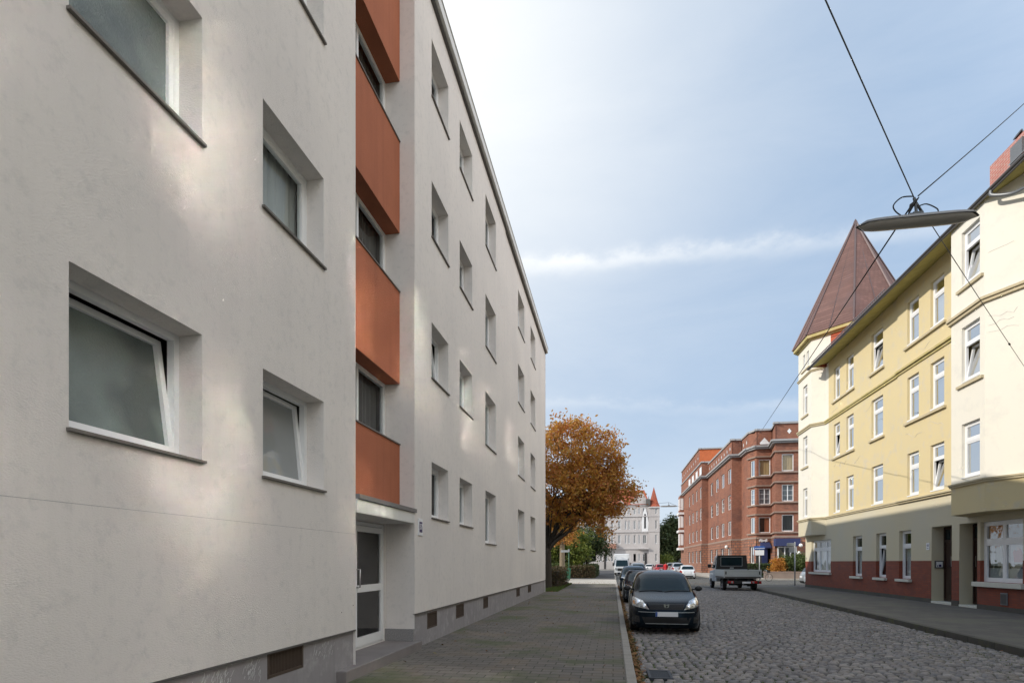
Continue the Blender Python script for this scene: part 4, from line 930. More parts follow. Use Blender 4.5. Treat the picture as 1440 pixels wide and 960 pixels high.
for i in range(7): m_.fbox(Fy, xs(1067, 68.6) + i * .13, xs(1067, 68.6) + i * .13 + .09, 3.95 + .05 * math.sin(i * 2.1), 4.2 + .06 * math.sin(i * 1.3), .10, .14)
m_.build('script_lettering', 'plate_white', BB)
Fz = face(0, 65.5, 1, 0, 0, -1)
m_ = MB(); m_.fbox(Fz, xs(1089.5, 65), xs(1124, 65), 3.35, 4.15, .02, .9); m_.build('blue_awning', 'awning_blue', BB)
m_ = MB(); bars(m_, Fz, xs(1093, 65.5), xs(1120, 65.5), .9, 3.3, .06, .16, .1, va=[(xs(1103, 65.5), .1), (xs(1111, 65.5), .1)]); sw_ = m_.build('show_window', 'pvc_white', BB)
m_ = MB(); m_.fbox(Fz, xs(1093.5, 65.5), xs(1119.5, 65.5), .95, 3.25, .055, .062); m_.build('pane', 'glass_street', sw_)
m_ = MB(); m_.v += [Fz(xs(1094, 65.5), 1.0, .054), Fz(xs(1106, 65.5), 1.0, .054), Fz(xs(1104, 65.5), 2.4, .054), Fz(xs(1094.5, 65.5), 3.2, .054)]; m_.f.append((0, 1, 2, 3)); m_.v += [Fz(xs(1110, 65.5), 1.0, .054), Fz(xs(1119, 65.5), 1.0, .054), Fz(xs(1119, 65.5), 3.0, .054), Fz(xs(1112, 65.5), 1.9, .054)]; m_.f.append((4, 5, 6, 7)); m_.build('drawn_curtain', 'curtain_amber', sw_, norm=False)
m_ = MB(); m_.ring((xs(1126, 64.3), 64.3, 3.4), (0, 0, 1), [(-.2, 0), (-.14, .14), (0, .2), (.14, .14), (.2, 0)], 12); m_.ring((xs(1123.5, 64.3), 64.3, 2.6), (0, 0, 1), [(-.2, 0), (-.14, .14), (0, .2), (.14, .14), (.2, 0)], 12); m_.build('globe_lamps', 'globe_white', BB, smooth=True)
m_ = MB(); m_.tube([(xs(1126, 64.4), 65.6, 3.4), (xs(1126, 64.4), 64.3, 3.4)], .03); m_.tube([(xs(1123.5, 64.4), 65.6, 2.6), (xs(1123.5, 64.4), 64.3, 2.6)], .03); m_.build('lamp_arms', 'dark_flashing', BB)
for px_, z_ in ((998, 3.6), (1020, 4.0)):
    pass
m_ = MB(); m_.ring((14.1, 75.4, 3.55), (0, 0, 1), [(-.22, 0), (-.16, .16), (0, .22), (.16, .16), (.22, 0)], 12); m_.build('wall_globe_lamp', 'globe_white', BB, smooth=True)

# ------------------------------------------------------------------ grey gabled house at the end of the street
GH = empty('gabled_house', (3, 142, 0), label='grey gabled house with orange pointed turret closing the end of the street', cat='building')
GY = 138.0; F = face(0, GY, 1, 0, 0, -1)
def gx(px): return onYx(px, GY)
gz = [(1.8, 3.6), (6.0, 8.1), (9.4, 11.5), (13.0, 14.4)]
gc = [(818, 4), (826, 4), (836, 4), (845, 4), (853, 3.6), (861, 3.6), (871, 4), (880, 2.6), (884.7, 2.6), (892.5, 3.4), (899, 2.6), (906.5, 5), (922.5, 3.2)]
hl = []
for px_, w2 in gc:
    for z0, z1 in gz: hl.append((gx(px_ - w2 / 2), gx(px_ + w2 / 2), z0, z1))
w_ = MB(); wall(w_, F, gx(800), gx(912), -.1, 15.2, hl, .15); wall(w_, F, gx(912), gx(927.5), -.1, 14.6, hl, .15, d=.3)
w_.q((gx(927.5), GY - .3, 0), (gx(927.5), GY + 14, 0), (gx(927.5), GY + 14, 14.6), (gx(927.5), GY - .3, 14.6)); w_.q((gx(800), GY, 0), (gx(800), GY + 14, 0), (gx(800), GY + 14, 15.2), (gx(800), GY, 15.2)); w_.q((gx(912), GY - .3, -.1), (gx(912), GY - .3, 14.6), (gx(912), GY, 14.6), (gx(912), GY, -.1))
# curved gable between px 886 and 912
gp = [(886, 15.2), (887, 15.9), (890, 16.2), (892, 17.0), (896, 17.6), (899, 18.3), (903, 18.3), (906, 17.4), (909, 16.6), (911.5, 15.9), (912, 15.2)]
i0 = len(w_.v); w_.v += [F(gx(a), z, .05) for a, z in gp]; w_.f.append(tuple(range(i0, i0 + len(gp))))
gp2 = [(868, 15.2), (869, 15.8), (873, 16.3), (877, 15.8), (878, 15.2)]
i0 = len(w_.v); w_.v += [F(gx(a), z, .05) for a, z in gp2]; w_.f.append(tuple(range(i0, i0 + len(gp2)))); w_.build('wall', 'grey_facade', GH, norm=False)
for n_, h in enumerate(hl):
    if h[2] < 2 and n_ // 4 in (2, 6, 9): continue
    window(F if h[0] < gx(912) else face(0, GY - .3, 1, 0, 0, -1), *h, GH, rev=.12, fw=.12, mull=((h[0] + h[1]) / 2,), pane='glass_street', cur=R.choice(['curtain_white', 'curtain_grey', 'interior_dark']), sash=False)
m_ = MB()
for z in (4.7, 8.7, 12.4, 14.9):
    m_.fbox(F, gx(800), gx(912), z, z + .22, 0, .18 + z * .001)
m_.fbox(F, gx(911.8), gx(927.7), 14.4, 14.7, .25, .55); m_.fbox(F, gx(911.8), gx(927.7), 8.8, 8.95, .25, .40); m_.fbox(F, gx(911.8), gx(927.7), 12.4, 12.55, .25, .40); m_.build('string_courses', 'grey_trim', GH)
m_ = MB(); m_.fbox(F, gx(843), gx(866.5), 4.9, 6.0, 0, 1.0); m_.build('pink_balcony', 'pink_trim', GH)
m_ = MB(); m_.fbox(F, gx(896), gx(912), 4.7, 5.0, 0, .8); m_.build('porch_balcony', 'grey_trim', GH)
m_ = MB()
i0 = len(m_.v); pa = [(902.5, 8.6), (911.5, 8.6), (912, 11), (909.5, 13.4), (907, 14.6), (904.5, 13.4), (902, 11)]; m_.v += [F(gx(a), z, .10) for a, z in pa]; m_.f.append(tuple(range(i0, i0 + 7))); m_.build('white_gothic_niche', 'plate_white', GH, norm=False)
m_ = MB(); m_.fbox(F, gx(905.8), gx(908.2), 9.6, 13.0, .11, .13); m_.fbox(F, gx(849.5), gx(852), 0, 3.4, .0, .05); m_.fbox(F, gx(906.5), gx(909.5), 0, 3.8, .0, .05); m_.build('dark_openings', 'interior_dark', GH)
m_ = MB(); m_.q((gx(800), GY - .3, 15.2), (gx(914), GY - .3, 15.2), (gx(908), GY + 6, 19.4), (gx(800), GY + 6, 19.4)); m_.q((gx(800), GY + 6, 19.4), (gx(908), GY + 6, 19.4), (gx(922), GY + 14, 15), (gx(800), GY + 14, 15)); m_.q((gx(914), GY - .3, 15.2), (gx(922), GY + 14, 15), (gx(908), GY + 6, 19.4)); m_.build('roof', 'roof_tile_red', GH, norm=False)
cx = gx(919.8); cy = GY + .9
def octc(r, n=8): return [(cx + r * math.cos(rad(22.5 + 45 * k)), cy + r * math.sin(rad(22.5 + 45 * k))) for k in range(8)]
m_ = MB(); m_.prism(octc(1.55), 14.72, 15.7, top=octc(1.05)); m_.prism(octc(1.05), 15.702, 19.4, top=octc(.03)); m_.build('turret_spire', 'roof_tile_red', GH)
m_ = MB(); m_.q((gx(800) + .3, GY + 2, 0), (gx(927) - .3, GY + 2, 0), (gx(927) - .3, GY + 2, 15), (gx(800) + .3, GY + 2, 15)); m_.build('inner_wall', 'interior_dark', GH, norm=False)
m_ = MB(); m_.box(cx - 1.9, cx - .9, GY - .5, GY + .3, 15.0, 16.5); m_.build('roof_dormer', 'dark_flashing', GH)

# ------------------------------------------------------------------ trees, hedges, shrubs
def leaves(mb, c, n, sig, size, flat=.0, rnd=R):
    for _ in range(n):
        p = Vector((rnd.gauss(0, sig), rnd.gauss(0, sig), rnd.gauss(0, sig * .75))) + c
        s_ = size * rnd.uniform(.6, 1.4); nrm_ = Vector((rnd.gauss(0, 1), rnd.gauss(0, 1), rnd.gauss(0, 1) + .6)).normalized()
        u = nrm_.orthogonal().normalized(); u = Matrix.Rotation(rnd.uniform(0, 6.28), 3, nrm_) @ u; w = nrm_.cross(u)
        mb.q(p - u * s_, p - w * s_ * .5, p + u * s_, p + w * s_ * .5)
def tree(name, base, blobs, ncl, per, size, leafm, barkm, trunk_r, label, cat='tree', group=None, trunk_top=None, sig=.32, limb_frac=.3, shell=.55, extra=(), seed=1, bend=(0, 0)):
    rn = random.Random(seed)
    t = empty(name, base, label=label, cat=cat, group=group); b = Vector(base); tt = Vector(trunk_top) if trunk_top else b + Vector((0, 0, 2.2))
    tb_ = MB(); midp = (b + tt) / 2 + Vector((bend[0], bend[1], 0))
    tb_.tube(catm([b - Vector((0, 0, .15)), midp, tt], 4), [trunk_r * 1.25 - trunk_r * .35 * k / 8 for k in range(9)], 9)
    lm = MB(); cl = []
    vol = [bl[1][0] * bl[1][1] * bl[1][2] for bl in blobs]; tot_ = sum(vol)
    for bl, v in zip(blobs, vol):
        for _ in range(max(4, int(ncl * v / tot_))):
            d = Vector((rn.gauss(0, 1), rn.gauss(0, 1), rn.gauss(0, 1))).normalized(); r_ = rn.uniform(shell, 1.0) ** .6
            r_ *= 1 + .13 * math.sin(3 * d.x + 5 * d.z + seed) 
            cl.append(Vector(bl[0]) + Vector((d.x * bl[1][0], d.y * bl[1][1], d.z * bl[1][2])) * r_)
    for e in extra: tb_.tube(catm(e[0], 4), [e[1] + (e[2] - e[1]) * k / (4 * (len(e[0]) - 1)) for k in range(4 * (len(e[0]) - 1) + 1)], 7)
    for c in cl:
        if rn.random() < limb_frac:
            s_ = tt + Vector((rn.gauss(0, .1), rn.gauss(0, .1), rn.uniform(-.2, .4)))
            if extra and rn.random() < .6: s_ = Vector(rn.choice(extra)[0][-1])
            m2 = s_.lerp(c, .5) + Vector((rn.gauss(0, .2), rn.gauss(0, .2), rn.uniform(-.1, .5)))
            lm.tube([s_, s_.lerp(m2, .6) + Vector((0, 0, .1)), m2, c], [trunk_r * .30, trunk_r * .22, trunk_r * .14, .012], 5)
    tb_.build('trunk', barkm, t, smooth=True)
    lm.build('limbs', barkm, t, smooth=True)
    cr_ = MB()
    for c in cl: leaves(cr_, c, int(per * rn.uniform(.5, 1.4)), sig * rn.uniform(.7, 1.3), size, rnd=rn)
    cr_.build('crown', leafm, t, norm=False)
    return t
tree('oak_tree', (-3.98, 35.2, 0), [((-3.4, 36.3, 6.9), (4.0, 3.4, 3.4)), ((-1.2, 36, 6.6), (2.3, 2.2, 2.4)), ((-.3, 36, 7.9), (.75, 1.0, 2.1)), ((.75, 36, 6.3), (.75, .8, .5)), ((-2.0, 35.5, 4.6), (2.0, 1.8, 1.2)), ((-2.6, 36.5, 9.5), (1.2, 1.2, 1.1)), ((-.2, 36.4, 5.2), (1.3, 1.2, .7)), ((.7, 36, 5.6), (.8, .8, .6)), ((-.9, 35.6, 4.2), (1.4, 1.1, .8))],
     320, 115, .098, 'leaf_oak', 'bark', .21, 'big autumn oak with orange and brown leaves at the end of the pale apartment block', trunk_top=(-4.0, 35.3, 2.5), shell=.35, sig=.31, limb_frac=.22,
     extra=[([(-3.98, 35.3, 2.3), (-3.5, 35.2, 2.9), (-2.7, 35.2, 3.5), (-2.0, 35.3, 4.4)], .13, .06), ([(-4.0, 35.3, 2.4), (-4.1, 35.6, 4), (-3.7, 36, 5.5)], .15, .07), ([(-4.0, 35.3, 2.4), (-3.2, 35.8, 4.2), (-2.4, 36.4, 5.8)], .12, .05)], seed=3)
tree('willow_tree', (-5.2, 61, 0), [((-5.5, 62, 3.4), (2.8, 2.4, 2.4)), ((-3.4, 61.5, 3.0), (1.6, 1.6, 1.9)), ((-7, 62, 4.5), (2.4, 2, 2.2))], 120, 90, .13, 'leaf_willow', 'bark', .14, 'yellow green drooping tree behind the garden hedge left of the street', cat='tree', sig=.45, seed=5)
tree('garden_tree', (-2.9, 66, 0), [((-2.6, 66, 4.3), (1.9, 1.8, 1.6)), ((-1.6, 66, 3.2), (1.3, 1.2, 1.1)), ((-3.6, 66, 2.8), (1.4, 1.2, 1.4))], 110, 80, .12, 'leaf_dark', 'bark', .16, 'darker green garden tree just left of the grey gabled house', sig=.42, seed=8)
tree('pale_trunked_tree', (-4.75, 54, 0), [((-5.2, 54.3, 5.0), (1.9, 1.5, 1.6))], 50, 80, .12, 'leaf_oak', 'bark_pale', .24, 'tree with thick sunlit pale trunk between hedge and green bin', trunk_top=(-4.75, 54, 3.6), sig=.4, seed=9)
tree('far_tree', (16, 150, 0), [((13.5, 150, 6.2), (3.6, 4, 5.6)), ((17.5, 152, 6.5), (4.2, 4, 5.2)), ((15.5, 150, 10.5), (2.8, 3, 3.4)), ((12.2, 149, 3.4), (2.0, 2, 3))], 260, 80, .30, 'leaf_dark', 'bark', .3, 'tall dark green tree between grey gabled house and brick block', sig=.75, seed=12, shell=.3)
tree('far_bush', (12.6, 141, 0), [((12.6, 141, 1.9), (1.6, 1.5, 1.4))], 40, 80, .16, 'leaf_willow', 'bark', .08, 'lime green bush at the foot of the far dark tree', cat='bush', trunk_top=(12.6, 141, .8), sig=.4, seed=14)
tree('left_background_tree', (-10.5, 75, 0), [((-10, 76, 4.5), (4.2, 3, 3.6)), ((-6, 78, 3.2), (3.2, 2.5, 2.6))], 150, 80, .2, 'leaf_dark', 'bark', .2, 'dark evergreen mass of a tree behind the willow on the left', sig=.55, seed=16, shell=.3)
def hedge(name, x0, x1, y0, y1, z0, z1, n, size, m, label, group=None, seed=2):
    rn = random.Random(seed); h = empty(name, ((x0 + x1) / 2, (y0 + y1) / 2, 0), label=label, cat='hedge', group=group)
    c = MB(); c.box(x0 + .14, x1 - .14, y0 + .14, y1 - .14, z0, z1 - .14); c.build('twigs', 'bark', h)
    l_ = MB()
    for _ in range(n):
        s_ = rn.randrange(3); x = rn.uniform(x0, x1); y = rn.uniform(y0, y1); z = rn.uniform(z0, z1)
        if s_ == 0: x = rn.choice([x0, x1]) + rn.gauss(0, .07)
        elif s_ == 1: y = rn.choice([y0, y1]) + rn.gauss(0, .07)
        else: z = z1 + rn.gauss(0, .06)
        leaves(l_, Vector((x, y, z)), 3, .06, size, rnd=rn)
    l_.build('foliage', m, h, norm=False); return h
hedge('brown_hedge', -5.6, -3.35, 35.8, 42.0, .0, 1.18, 3800, .05, 'leaf_hedge', 'low brown beech hedge beside the end of the pale block', seed=3)
hedge('clipped_hedge', -4.5, -2.0, 58.5, 60.2, .0, 1.12, 2800, .07, 'leaf_hedge', 'brown green clipped hedge beyond the side street behind the green bin', seed=4)
hedge('green_hedge', -9.0, -4.6, 58.6, 60.0, .0, 1.35, 2600, .08, 'leaf_hedge_green', 'light green hedge behind the pale trunked tree', seed=5)
hedge('street_hedge', -3.2, -1.9, 60.5, 74, .0, 1.25, 3600, .08, 'leaf_dark', 'dark hedge running along the far left pavement', seed=6)
xo = onYx(1094, 61); xg = onYx(1116, 61)
tree('orange_shrub', (xo, 61, .1), [((xo, 61, 1.15), (.55, .5, .75)), ((xo + .25, 61, 1.5), (.35, .4, .4))], 60, 60, .075, 'leaf_orange', 'bark', .05, 'orange shrub beside the large green bush at the brick block', cat='shrub', trunk_top=(xo, 61, .6), sig=.16, seed=31)
tree('green_garden_bush', (xg, 61.4, .1), [((xg - .5, 61.4, 1.35), (.95, .7, .85)), ((xg + .6, 61.4, 1.5), (1.0, .7, .9)), ((xg + 1.7, 61.6, 1.3), (1.0, .7, .8))], 150, 70, .085, 'leaf_hedge_green', 'bark', .06, 'large rounded green bush under the blue awning', cat='shrub', trunk_top=(xg, 61.4, .8), sig=.22, seed=32)
hedge('small_green_shrub', 13.6, 16.2, 62.4, 63.2, .0, 1.35, 1600, .08, 'leaf_dark', 'low dark green shrub behind the flatbed truck', seed=10)
# grass verge near hedge
rn = random.Random(4); mb = MB()
for _ in range(9000):
    x = rn.uniform(-3.75, -3.0) if rn.random() < .7 else rn.uniform(-5, -3.2); y_ = rn.uniform(31.2, 42.6); h_ = rn.uniform(.04, .14); a = rn.uniform(0, 6.28)
    mb.q((x - .01, y_, 0), (x + .01, y_, 0), (x + .04 * math.cos(a), y_ + .04 * math.sin(a), h_))
tag(mb.build('grass_verge', 'leaf_grass', norm=False), label='strip of grass at the foot of the brown hedge', cat='grass', kind='stuff')
gw_ = empty('garden_wall', (18, 60, 0), label='low brick garden wall in front of the green hedge by the brick block', cat='wall')
m_ = MB(); m_.box(14.8, 30, 60.0, 60.28, 0, .62); m_.build('brickwork', 'low_wall', gw_)
m_ = MB(); m_.box(14.75, 30, 59.96, 60.32, .622, .70); m_.build('coping', 'band_stone', gw_)

# ------------------------------------------------------------------ street furniture
sp_ = empty('street_name_post', (12.37, 42.1, 0), label='slim pale post with street name plates beside the corner house', cat='sign post')
m_ = MB(); m_.tube([(12.37, 42.1, 0), (12.37, 42.1, 3.02)], .045, 8); m_.build('post', 'pole_grey', sp_, smooth=True)
m_ = MB(); m_.box(11.85, 12.32, 42.08, 42.12, 2.72, 2.95); m_.build('upper_plate', 'sign_grey', sp_, bevel=.01)
m_ = MB(); m_.box(11.98, 12.32, 42.07, 42.11, 2.30, 2.62); m_.build('lower_plate', 'sign_grey', sp_, bevel=.01)
bx = onYx(1068, 52); s2_ = empty('direction_sign_post', (bx, 52, 0), label='sign post with blue arrow plate over white plate behind the flatbed truck', cat='sign post')
m_ = MB(); m_.tube([(bx, 52, -.1), (bx, 52, 3.05)], .04, 8); m_.build('post', 'pole_grey', s2_, smooth=True)
m_ = MB(); m_.v += [(bx - .45, 51.93, 2.72), (bx + .32, 51.93, 2.72), (bx + .48, 51.93, 2.87), (bx + .32, 51.93, 3.02), (bx - .45, 51.93, 3.02)]; m_.v += [(x, y_ + .03, z) for x, y_, z in m_.v]; m_.f += [(0, 1, 2, 3, 4), (9, 8, 7, 6, 5)] + [(i, (i + 1) % 5, 5 + (i + 1) % 5, 5 + i) for i in range(5)]; bl_ = m_.build('arrow_plate', 'sign_blue', s2_)
m_ = MB(); m_.box(bx - .4, bx + .4, 51.918, 51.926, 2.80, 2.84); m_.build('white_stripe', 'plate_white', bl_)
m_ = MB(); m_.box(bx - .36, bx + .36, 51.93, 51.96, 2.22, 2.66); m_.build('white_plate', 'plate_white', s2_)
gp_ = empty('green_sign_post', (-3.96, 51.9, -.06), label='green post with pale sign arm by the left side street', cat='sign post')
m_ = MB(); m_.tube([(-3.96, 51.9, -.1), (-3.96, 51.9, 2.85)], .04, 8); m_.build('post', 'pole_green', gp_, smooth=True)
m_ = MB(); m_.box(-4.7, -4.0, 51.88, 51.92, 2.52, 2.72); m_.box(-4.02, -3.9, 51.82, 51.98, 2.55, 2.8); m_.build('name_plate', 'sign_grey', gp_)
gb = empty('litter_bin', (-4.15, 53.2, -.06), label='green litter bin beside the green sign post', cat='bin')
m_ = MB(); m_.prism([(-4.42, 53.0), (-3.95, 53.0), (-3.95, 53.45), (-4.42, 53.45)], .05, .95, top=[(-4.48, 52.95), (-3.9, 52.95), (-3.9, 53.5), (-4.48, 53.5)]); m_.build('container', 'bin_green', gb, bevel=.03)
m_ = MB(); m_.box(-4.5, -3.88, 52.93, 53.52, .952, 1.05); m_.build('lid', 'bin_green', gb, bevel=.03)
m_ = MB(); m_.tube([(-4.35, 53.2, -.1), (-4.35, 53.2, .06)], .04); m_.tube([(-4.0, 53.2, -.1), (-4.0, 53.2, .06)], .04); m_.build('feet', 'tyre', gb)

def hanging_lamp(name, c, label, group, detail=True):
    o = empty(name, c, label=label, cat='street lamp', group=group); x, y_, z = c
    m_ = MB(); L_ = .74
    prof = []
    n = 14
    for i in range(n + 1):
        t = -L_ + 2 * L_ * i / n; e = max(0.0, 1 - (abs(t) / L_) ** 6) ** .5
        prof.append((t, e))
    for i, (t, e) in enumerate(prof):
        for k in range(9):
            a = math.pi * k / 8; m_.v.append((x + t, y_ + math.cos(a) * .14 * max(e, .08), z + .02 + math.sin(a) * .075 * max(e, .08)))
    for i in range(n):
        for k in range(8):
            a = i * 9 + k; m_.f.append((a, a + 1, a + 10, a + 9))
    m_.f += [tuple(range(9)), tuple(n * 9 + k for k in reversed(range(9)))]
    m_.build('housing', 'lamp_body', o, smooth=True)
    m_ = MB()
    for i, (t, e) in enumerate(prof):
        for k in range(7):
            a = math.pi * k / 6; m_.v.append((x + t * .96, y_ + math.cos(a) * .125 * max(e, .08), z + .018 - math.sin(a) * .055 * max(e, .08)))
    for i in range(n):
        for k in range(6):
            a = i * 7 + k; m_.f.append((a, a + 1, a + 8, a + 7))
    m_.build('diffuser', 'lamp_lens', o, smooth=True, norm=False)
    m_ = MB(); m_.box(x - .06, x + .06, y_ - .05, y_ + .05, z + .09, z + .13); m_.tube([(x, y_, z + .10), (x - .01, y_, z + .24), (x - .03, y_, z + .34)], .018, 6)
    m_.tube([(x - .08, y_, z + .12), (x + .08, y_, z + .12)], .022, 6); m_.build('hanger', 'cable_grey', o)
    if detail:
        m_ = MB()
        m_.tube(catm([(x - .16, y_, z + .10), (x - .25, y_, z + .18), (x - .27, y_ + .02, z + .28), (x - .18, y_, z + .36), (x - .04, y_, z + .36)], 5), .009, 5)
        m_.tube(catm([(x + .02, y_, z + .22), (x + .12, y_, z + .24), (x + .24, y_, z + .17), (x + .26, y_, z + .12)], 5), .008, 5)
        m_.build('supply_loops', 'cable_black', o, smooth=True)
        m_ = MB(); m_.tube([(x - .10, y_, z + .12), (x - .06, y_ - .01, z + .24), (x + .02, y_ - .02, z + .33)], [.006, .03, .006], 6); m_.tube([(x - .02, y_, z + .26), (x + .03, y_, z + .20), (x + .06, y_, z + .14)], .014, 6); m_.build('cable_clamp', 'cable_black', o)
    return o
LP = (3.98, 8.4, 6.13); TOPW = Vector((3.95, 8.4, 6.47))
hanging_lamp('overhead_street_lamp', LP, 'large grey overhead lamp on crossing wires above the near cobbles', 'lamps hung over the street')
hanging_lamp('overhead_street_lamp', (4.68, 50, 6.35), 'small distant overhead lamp seen left of the brick block', 'lamps hung over the street', False)
def wire(name, pts, r, m, label, sag=0):
    o = MB(); out = []
    for a, b in zip(pts, pts[1:]):
        a = Vector(a); b = Vector(b)
        for k in range(13):
            t = k / 12; p = a.lerp(b, t); p.z -= sag * 4 * t * (1 - t) * (b - a).length / 20; out.append(p)
    o.tube(out, r, 6); ob = o.build(name, m, smooth=True); tag(ob, label, 'cable'); return ob
wire('span_wire', [(-3.60, -1.8, 7.75), TOPW], .0075, 'cable_grey', 'grey span wire rising from the near lamp to the top edge of the view', .03)
wire('span_wire', [TOPW, (12.33, 19.3, 6.9)], .006, 'cable_grey', 'thin span wire from the near lamp down across the cream bay', .03)
wire('supply_cable', [TOPW + Vector((0, 0, -.05)), (15.45, 70.3, 14.45)], .011, 'cable_black', 'black cable from the near lamp down to the roof of the brick block', .0)
wire('supply_cable', [TOPW + Vector((.05, 0, .02)), (12.9, 19.0, 16.0)], .009, 'cable_black', 'black cable from the near lamp up to the right edge above the chimney', .05)
wire('far_span_wire', [(13.4, 92, 9.5), (4.68, 50, 6.7), (-3, 66, 8)], .012, 'cable_black', 'distant wires carrying the small lamp by the brick block', .1)
m_ = MB(); m_.tube([(12.9, 19.0, 13.9), (12.9, 19.0, 16.2)], .03, 8); m_.build('roof_mast', 'pole_grey', YH)
m_ = MB(); m_.ring((9.145, 15.16, 6.722), (1, 1.3, .05), [(-.07, .006), (-.04, .022), (0, .012), (.04, .022), (.07, .006)], 8); tag(m_.build('wire_insulator', 'cable_black'), 'tiny dark insulator on the thin wire in front of the cream bay', 'insulator')

# ------------------------------------------------------------------ vehicles
def smooth_levels(lv, n=36):
    zs = [l[0] for l in lv]; out = []
    def at(z):
        for a, b in zip(lv, lv[1:]):
            if z <= b[0]: t = (z - a[0]) / (b[0] - a[0]); return [a[i] + (b[i] - a[i]) * t for i in range(1, len(a))]
        return list(lv[-1][1:])
    for i in range(n + 1):
        z = zs[0] + (zs[-1] - zs[0]) * i / n; acc = [0] * (len(lv[0]) - 1)
        for w_, dz in ((.25, -.025), (.5, 0), (.25, .025)):
            v = at(min(max(z + dz, zs[0]), zs[-1])); acc = [p + w_ * q for p, q in zip(acc, v)]
        out.append([z] + acc)
    return out
HATCH = [(.15, -1.88, 1.86, .815, 6.5), (.26, -1.975, 1.95, .850, 5.6), (.40, -2.01, 1.99, .870, 4.2), (.54, -2.0, 1.99, .875, 4.2), (.68, -1.96, 1.97, .875, 4), (.75, -1.88, 1.96, .873, 4), (.80, -1.73, 1.95, .868, 4), (.845, -1.52, 1.93, .862, 4.4), (.895, -1.25, 1.90, .855, 5), (.94, -1.04, 1.87, .84, 5.5), (.97, -.93, 1.84, .815, 6),
         (1.0, -.87, 1.81, .79, 6), (1.15, -.62, 1.72, .745, 6), (1.30, -.36, 1.62, .69, 6), (1.41, -.12, 1.52, .635, 5.5), (1.47, .08, 1.40, .56, 5), (1.505, .32, 1.18, .44, 4), (1.52, .55, .95, .25, 3)]
def variant(lv, L_=1, H_=1, W_=1, dyr=0, boot=None):
    o = []
    for z, f, r_, w, n in lv:
        r2 = r_ * L_ + dyr
        if boot and z > .95: r2 = boot[0] + (r_ - 1.81) * boot[1]
        o.append((z * H_, f * L_, r2, w * W_, n))
    return o
def car(name, loc, rz, paint, label, lv=HATCH, detail=2, group='parked cars', cat='car', rear_detail=True, est=False):
    T = smooth_levels(lv, 44 if detail > 1 else 28); o = empty(name, loc, rz, label, cat, group)
    z0, z1 = T[0][0], T[-1][0]
    def at(z):
        t = (min(max(z, z0), z1) - z0) / (z1 - z0) * (len(T) - 1); i = min(int(t), len(T) - 2); t -= i
        return [T[i][k] + (T[i + 1][k] - T[i][k]) * t for k in range(1, 5)]
    mb = MB(); seg = 64 if detail > 1 else 40
    for row_ in T:
        z, f, r_, w, n = row_; yc = (f + r_) / 2; l = (r_ - f) / 2
        for k in range(seg):
            a = 2 * math.pi * k / seg; ca, sa = math.cos(a), math.sin(a)
            mb.v.append((w * math.copysign(abs(ca) ** (2 / n), ca), yc + l * math.copysign(abs(sa) ** (2 / n), sa), z))
    for i in range(len(T) - 1):
        for k in range(seg):
            a = i * seg + k; b = i * seg + (k + 1) % seg; mb.f.append((a, b, b + seg, a + seg))
    mb.f.append(tuple((len(T) - 1) * seg + k for k in range(seg))); mb.f.append(tuple(reversed(range(seg))))
    body_ = mb.build('body', paint, o, smooth=True, inv=False)
    def fp(x, z, off=.004, end=-1):
        f, r_, w, n = at(z); yc = (f + r_) / 2; l = (r_ - f) / 2; u = min(.985, abs(x) / w)
        return (x, yc + end * (l * (1 - u ** n) ** (1 / n) + off), z)
    def sp2(y_, z, sd, off=.004):
        f, r_, w, n = at(z); yc = (f + r_) / 2; l = (r_ - f) / 2; u = min(.985, abs(y_ - yc) / l)
        return (sd * (w * (1 - u ** n) ** (1 / n) + off), y_, z)
    def patch(fn, q4, mb_, nx=8, nz=6):
        i = len(mb_.v)
        for b in range(nz + 1):
            for a in range(nx + 1):
                s_, t = a / nx, b / nz
                x = (q4[0][0] * (1 - s_) + q4[1][0] * s_) * (1 - t) + (q4[3][0] * (1 - s_) + q4[2][0] * s_) * t
                z = (q4[0][1] * (1 - s_) + q4[1][1] * s_) * (1 - t) + (q4[3][1] * (1 - s_) + q4[2][1] * s_) * t
                mb_.v.append(fn(x, z))
        for b in range(nz):
            for a in range(nx): k = i + b * (nx + 1) + a; mb_.f.append((k, k + 1, k + nx + 2, k + nx + 1))
    H = lv[-1][0] / 1.52
    wb = 0.97 * H; wt = 1.40 * H
    W = max(l[3] for l in lv)
    def part(nm, m, fn, q, sm=True, nx=8, nz=6, par=o):
        m2 = MB(); qs = q if isinstance(q[0][0], (tuple, list)) else [q]
        for qq in qs: patch(fn, qq, m2, nx, nz)
        return m2.build(nm, m, par, smooth=sm, norm=False, inv=False)
    gwb = at(wb + .03)[2]; gwt = at(wt)[2]
    part('windscreen', 'car_glass', lambda x, z: fp(x, z, .006), [(-gwb * .93, wb + .02), (gwb * .93, wb + .02), (gwt * .90, wt), (-gwt * .90, wt)], nx=14, nz=8)
    part('rear_window', 'car_glass', lambda x, z: fp(x, z, .006, 1), [(-gwb * .85, wb + .06), (gwb * .85, wb + .06), (gwt * .82, wt - .02), (-gwt * .82, wt - .02)], nx=14)
    for sd in (-1, 1):
        fb = at(wb)[0]; ft_ = at(wt)[0]; rb = at(wb)[1]; rt = at(wt)[1]
        a = fb + .38; m0 = .35; m1 = rb - .5
        q1 = [(a, wb + .03), (m0, wb + .03), (m0, wt), (ft_ + .28, wt)]; q2 = [(m0 + .07, wb + .03), (m1, wb + .05), (m1 - .25, wt), (m0 + .07, wt)]
        part('side_windows', 'car_glass', lambda x, z: sp2(x, z, sd, .005), [q1, q2])
    # wheels in dark arches
    xw = W - .15
    fy = at(.4)[0] + .86; ry = at(.4)[1] - .72
    arch = MB()
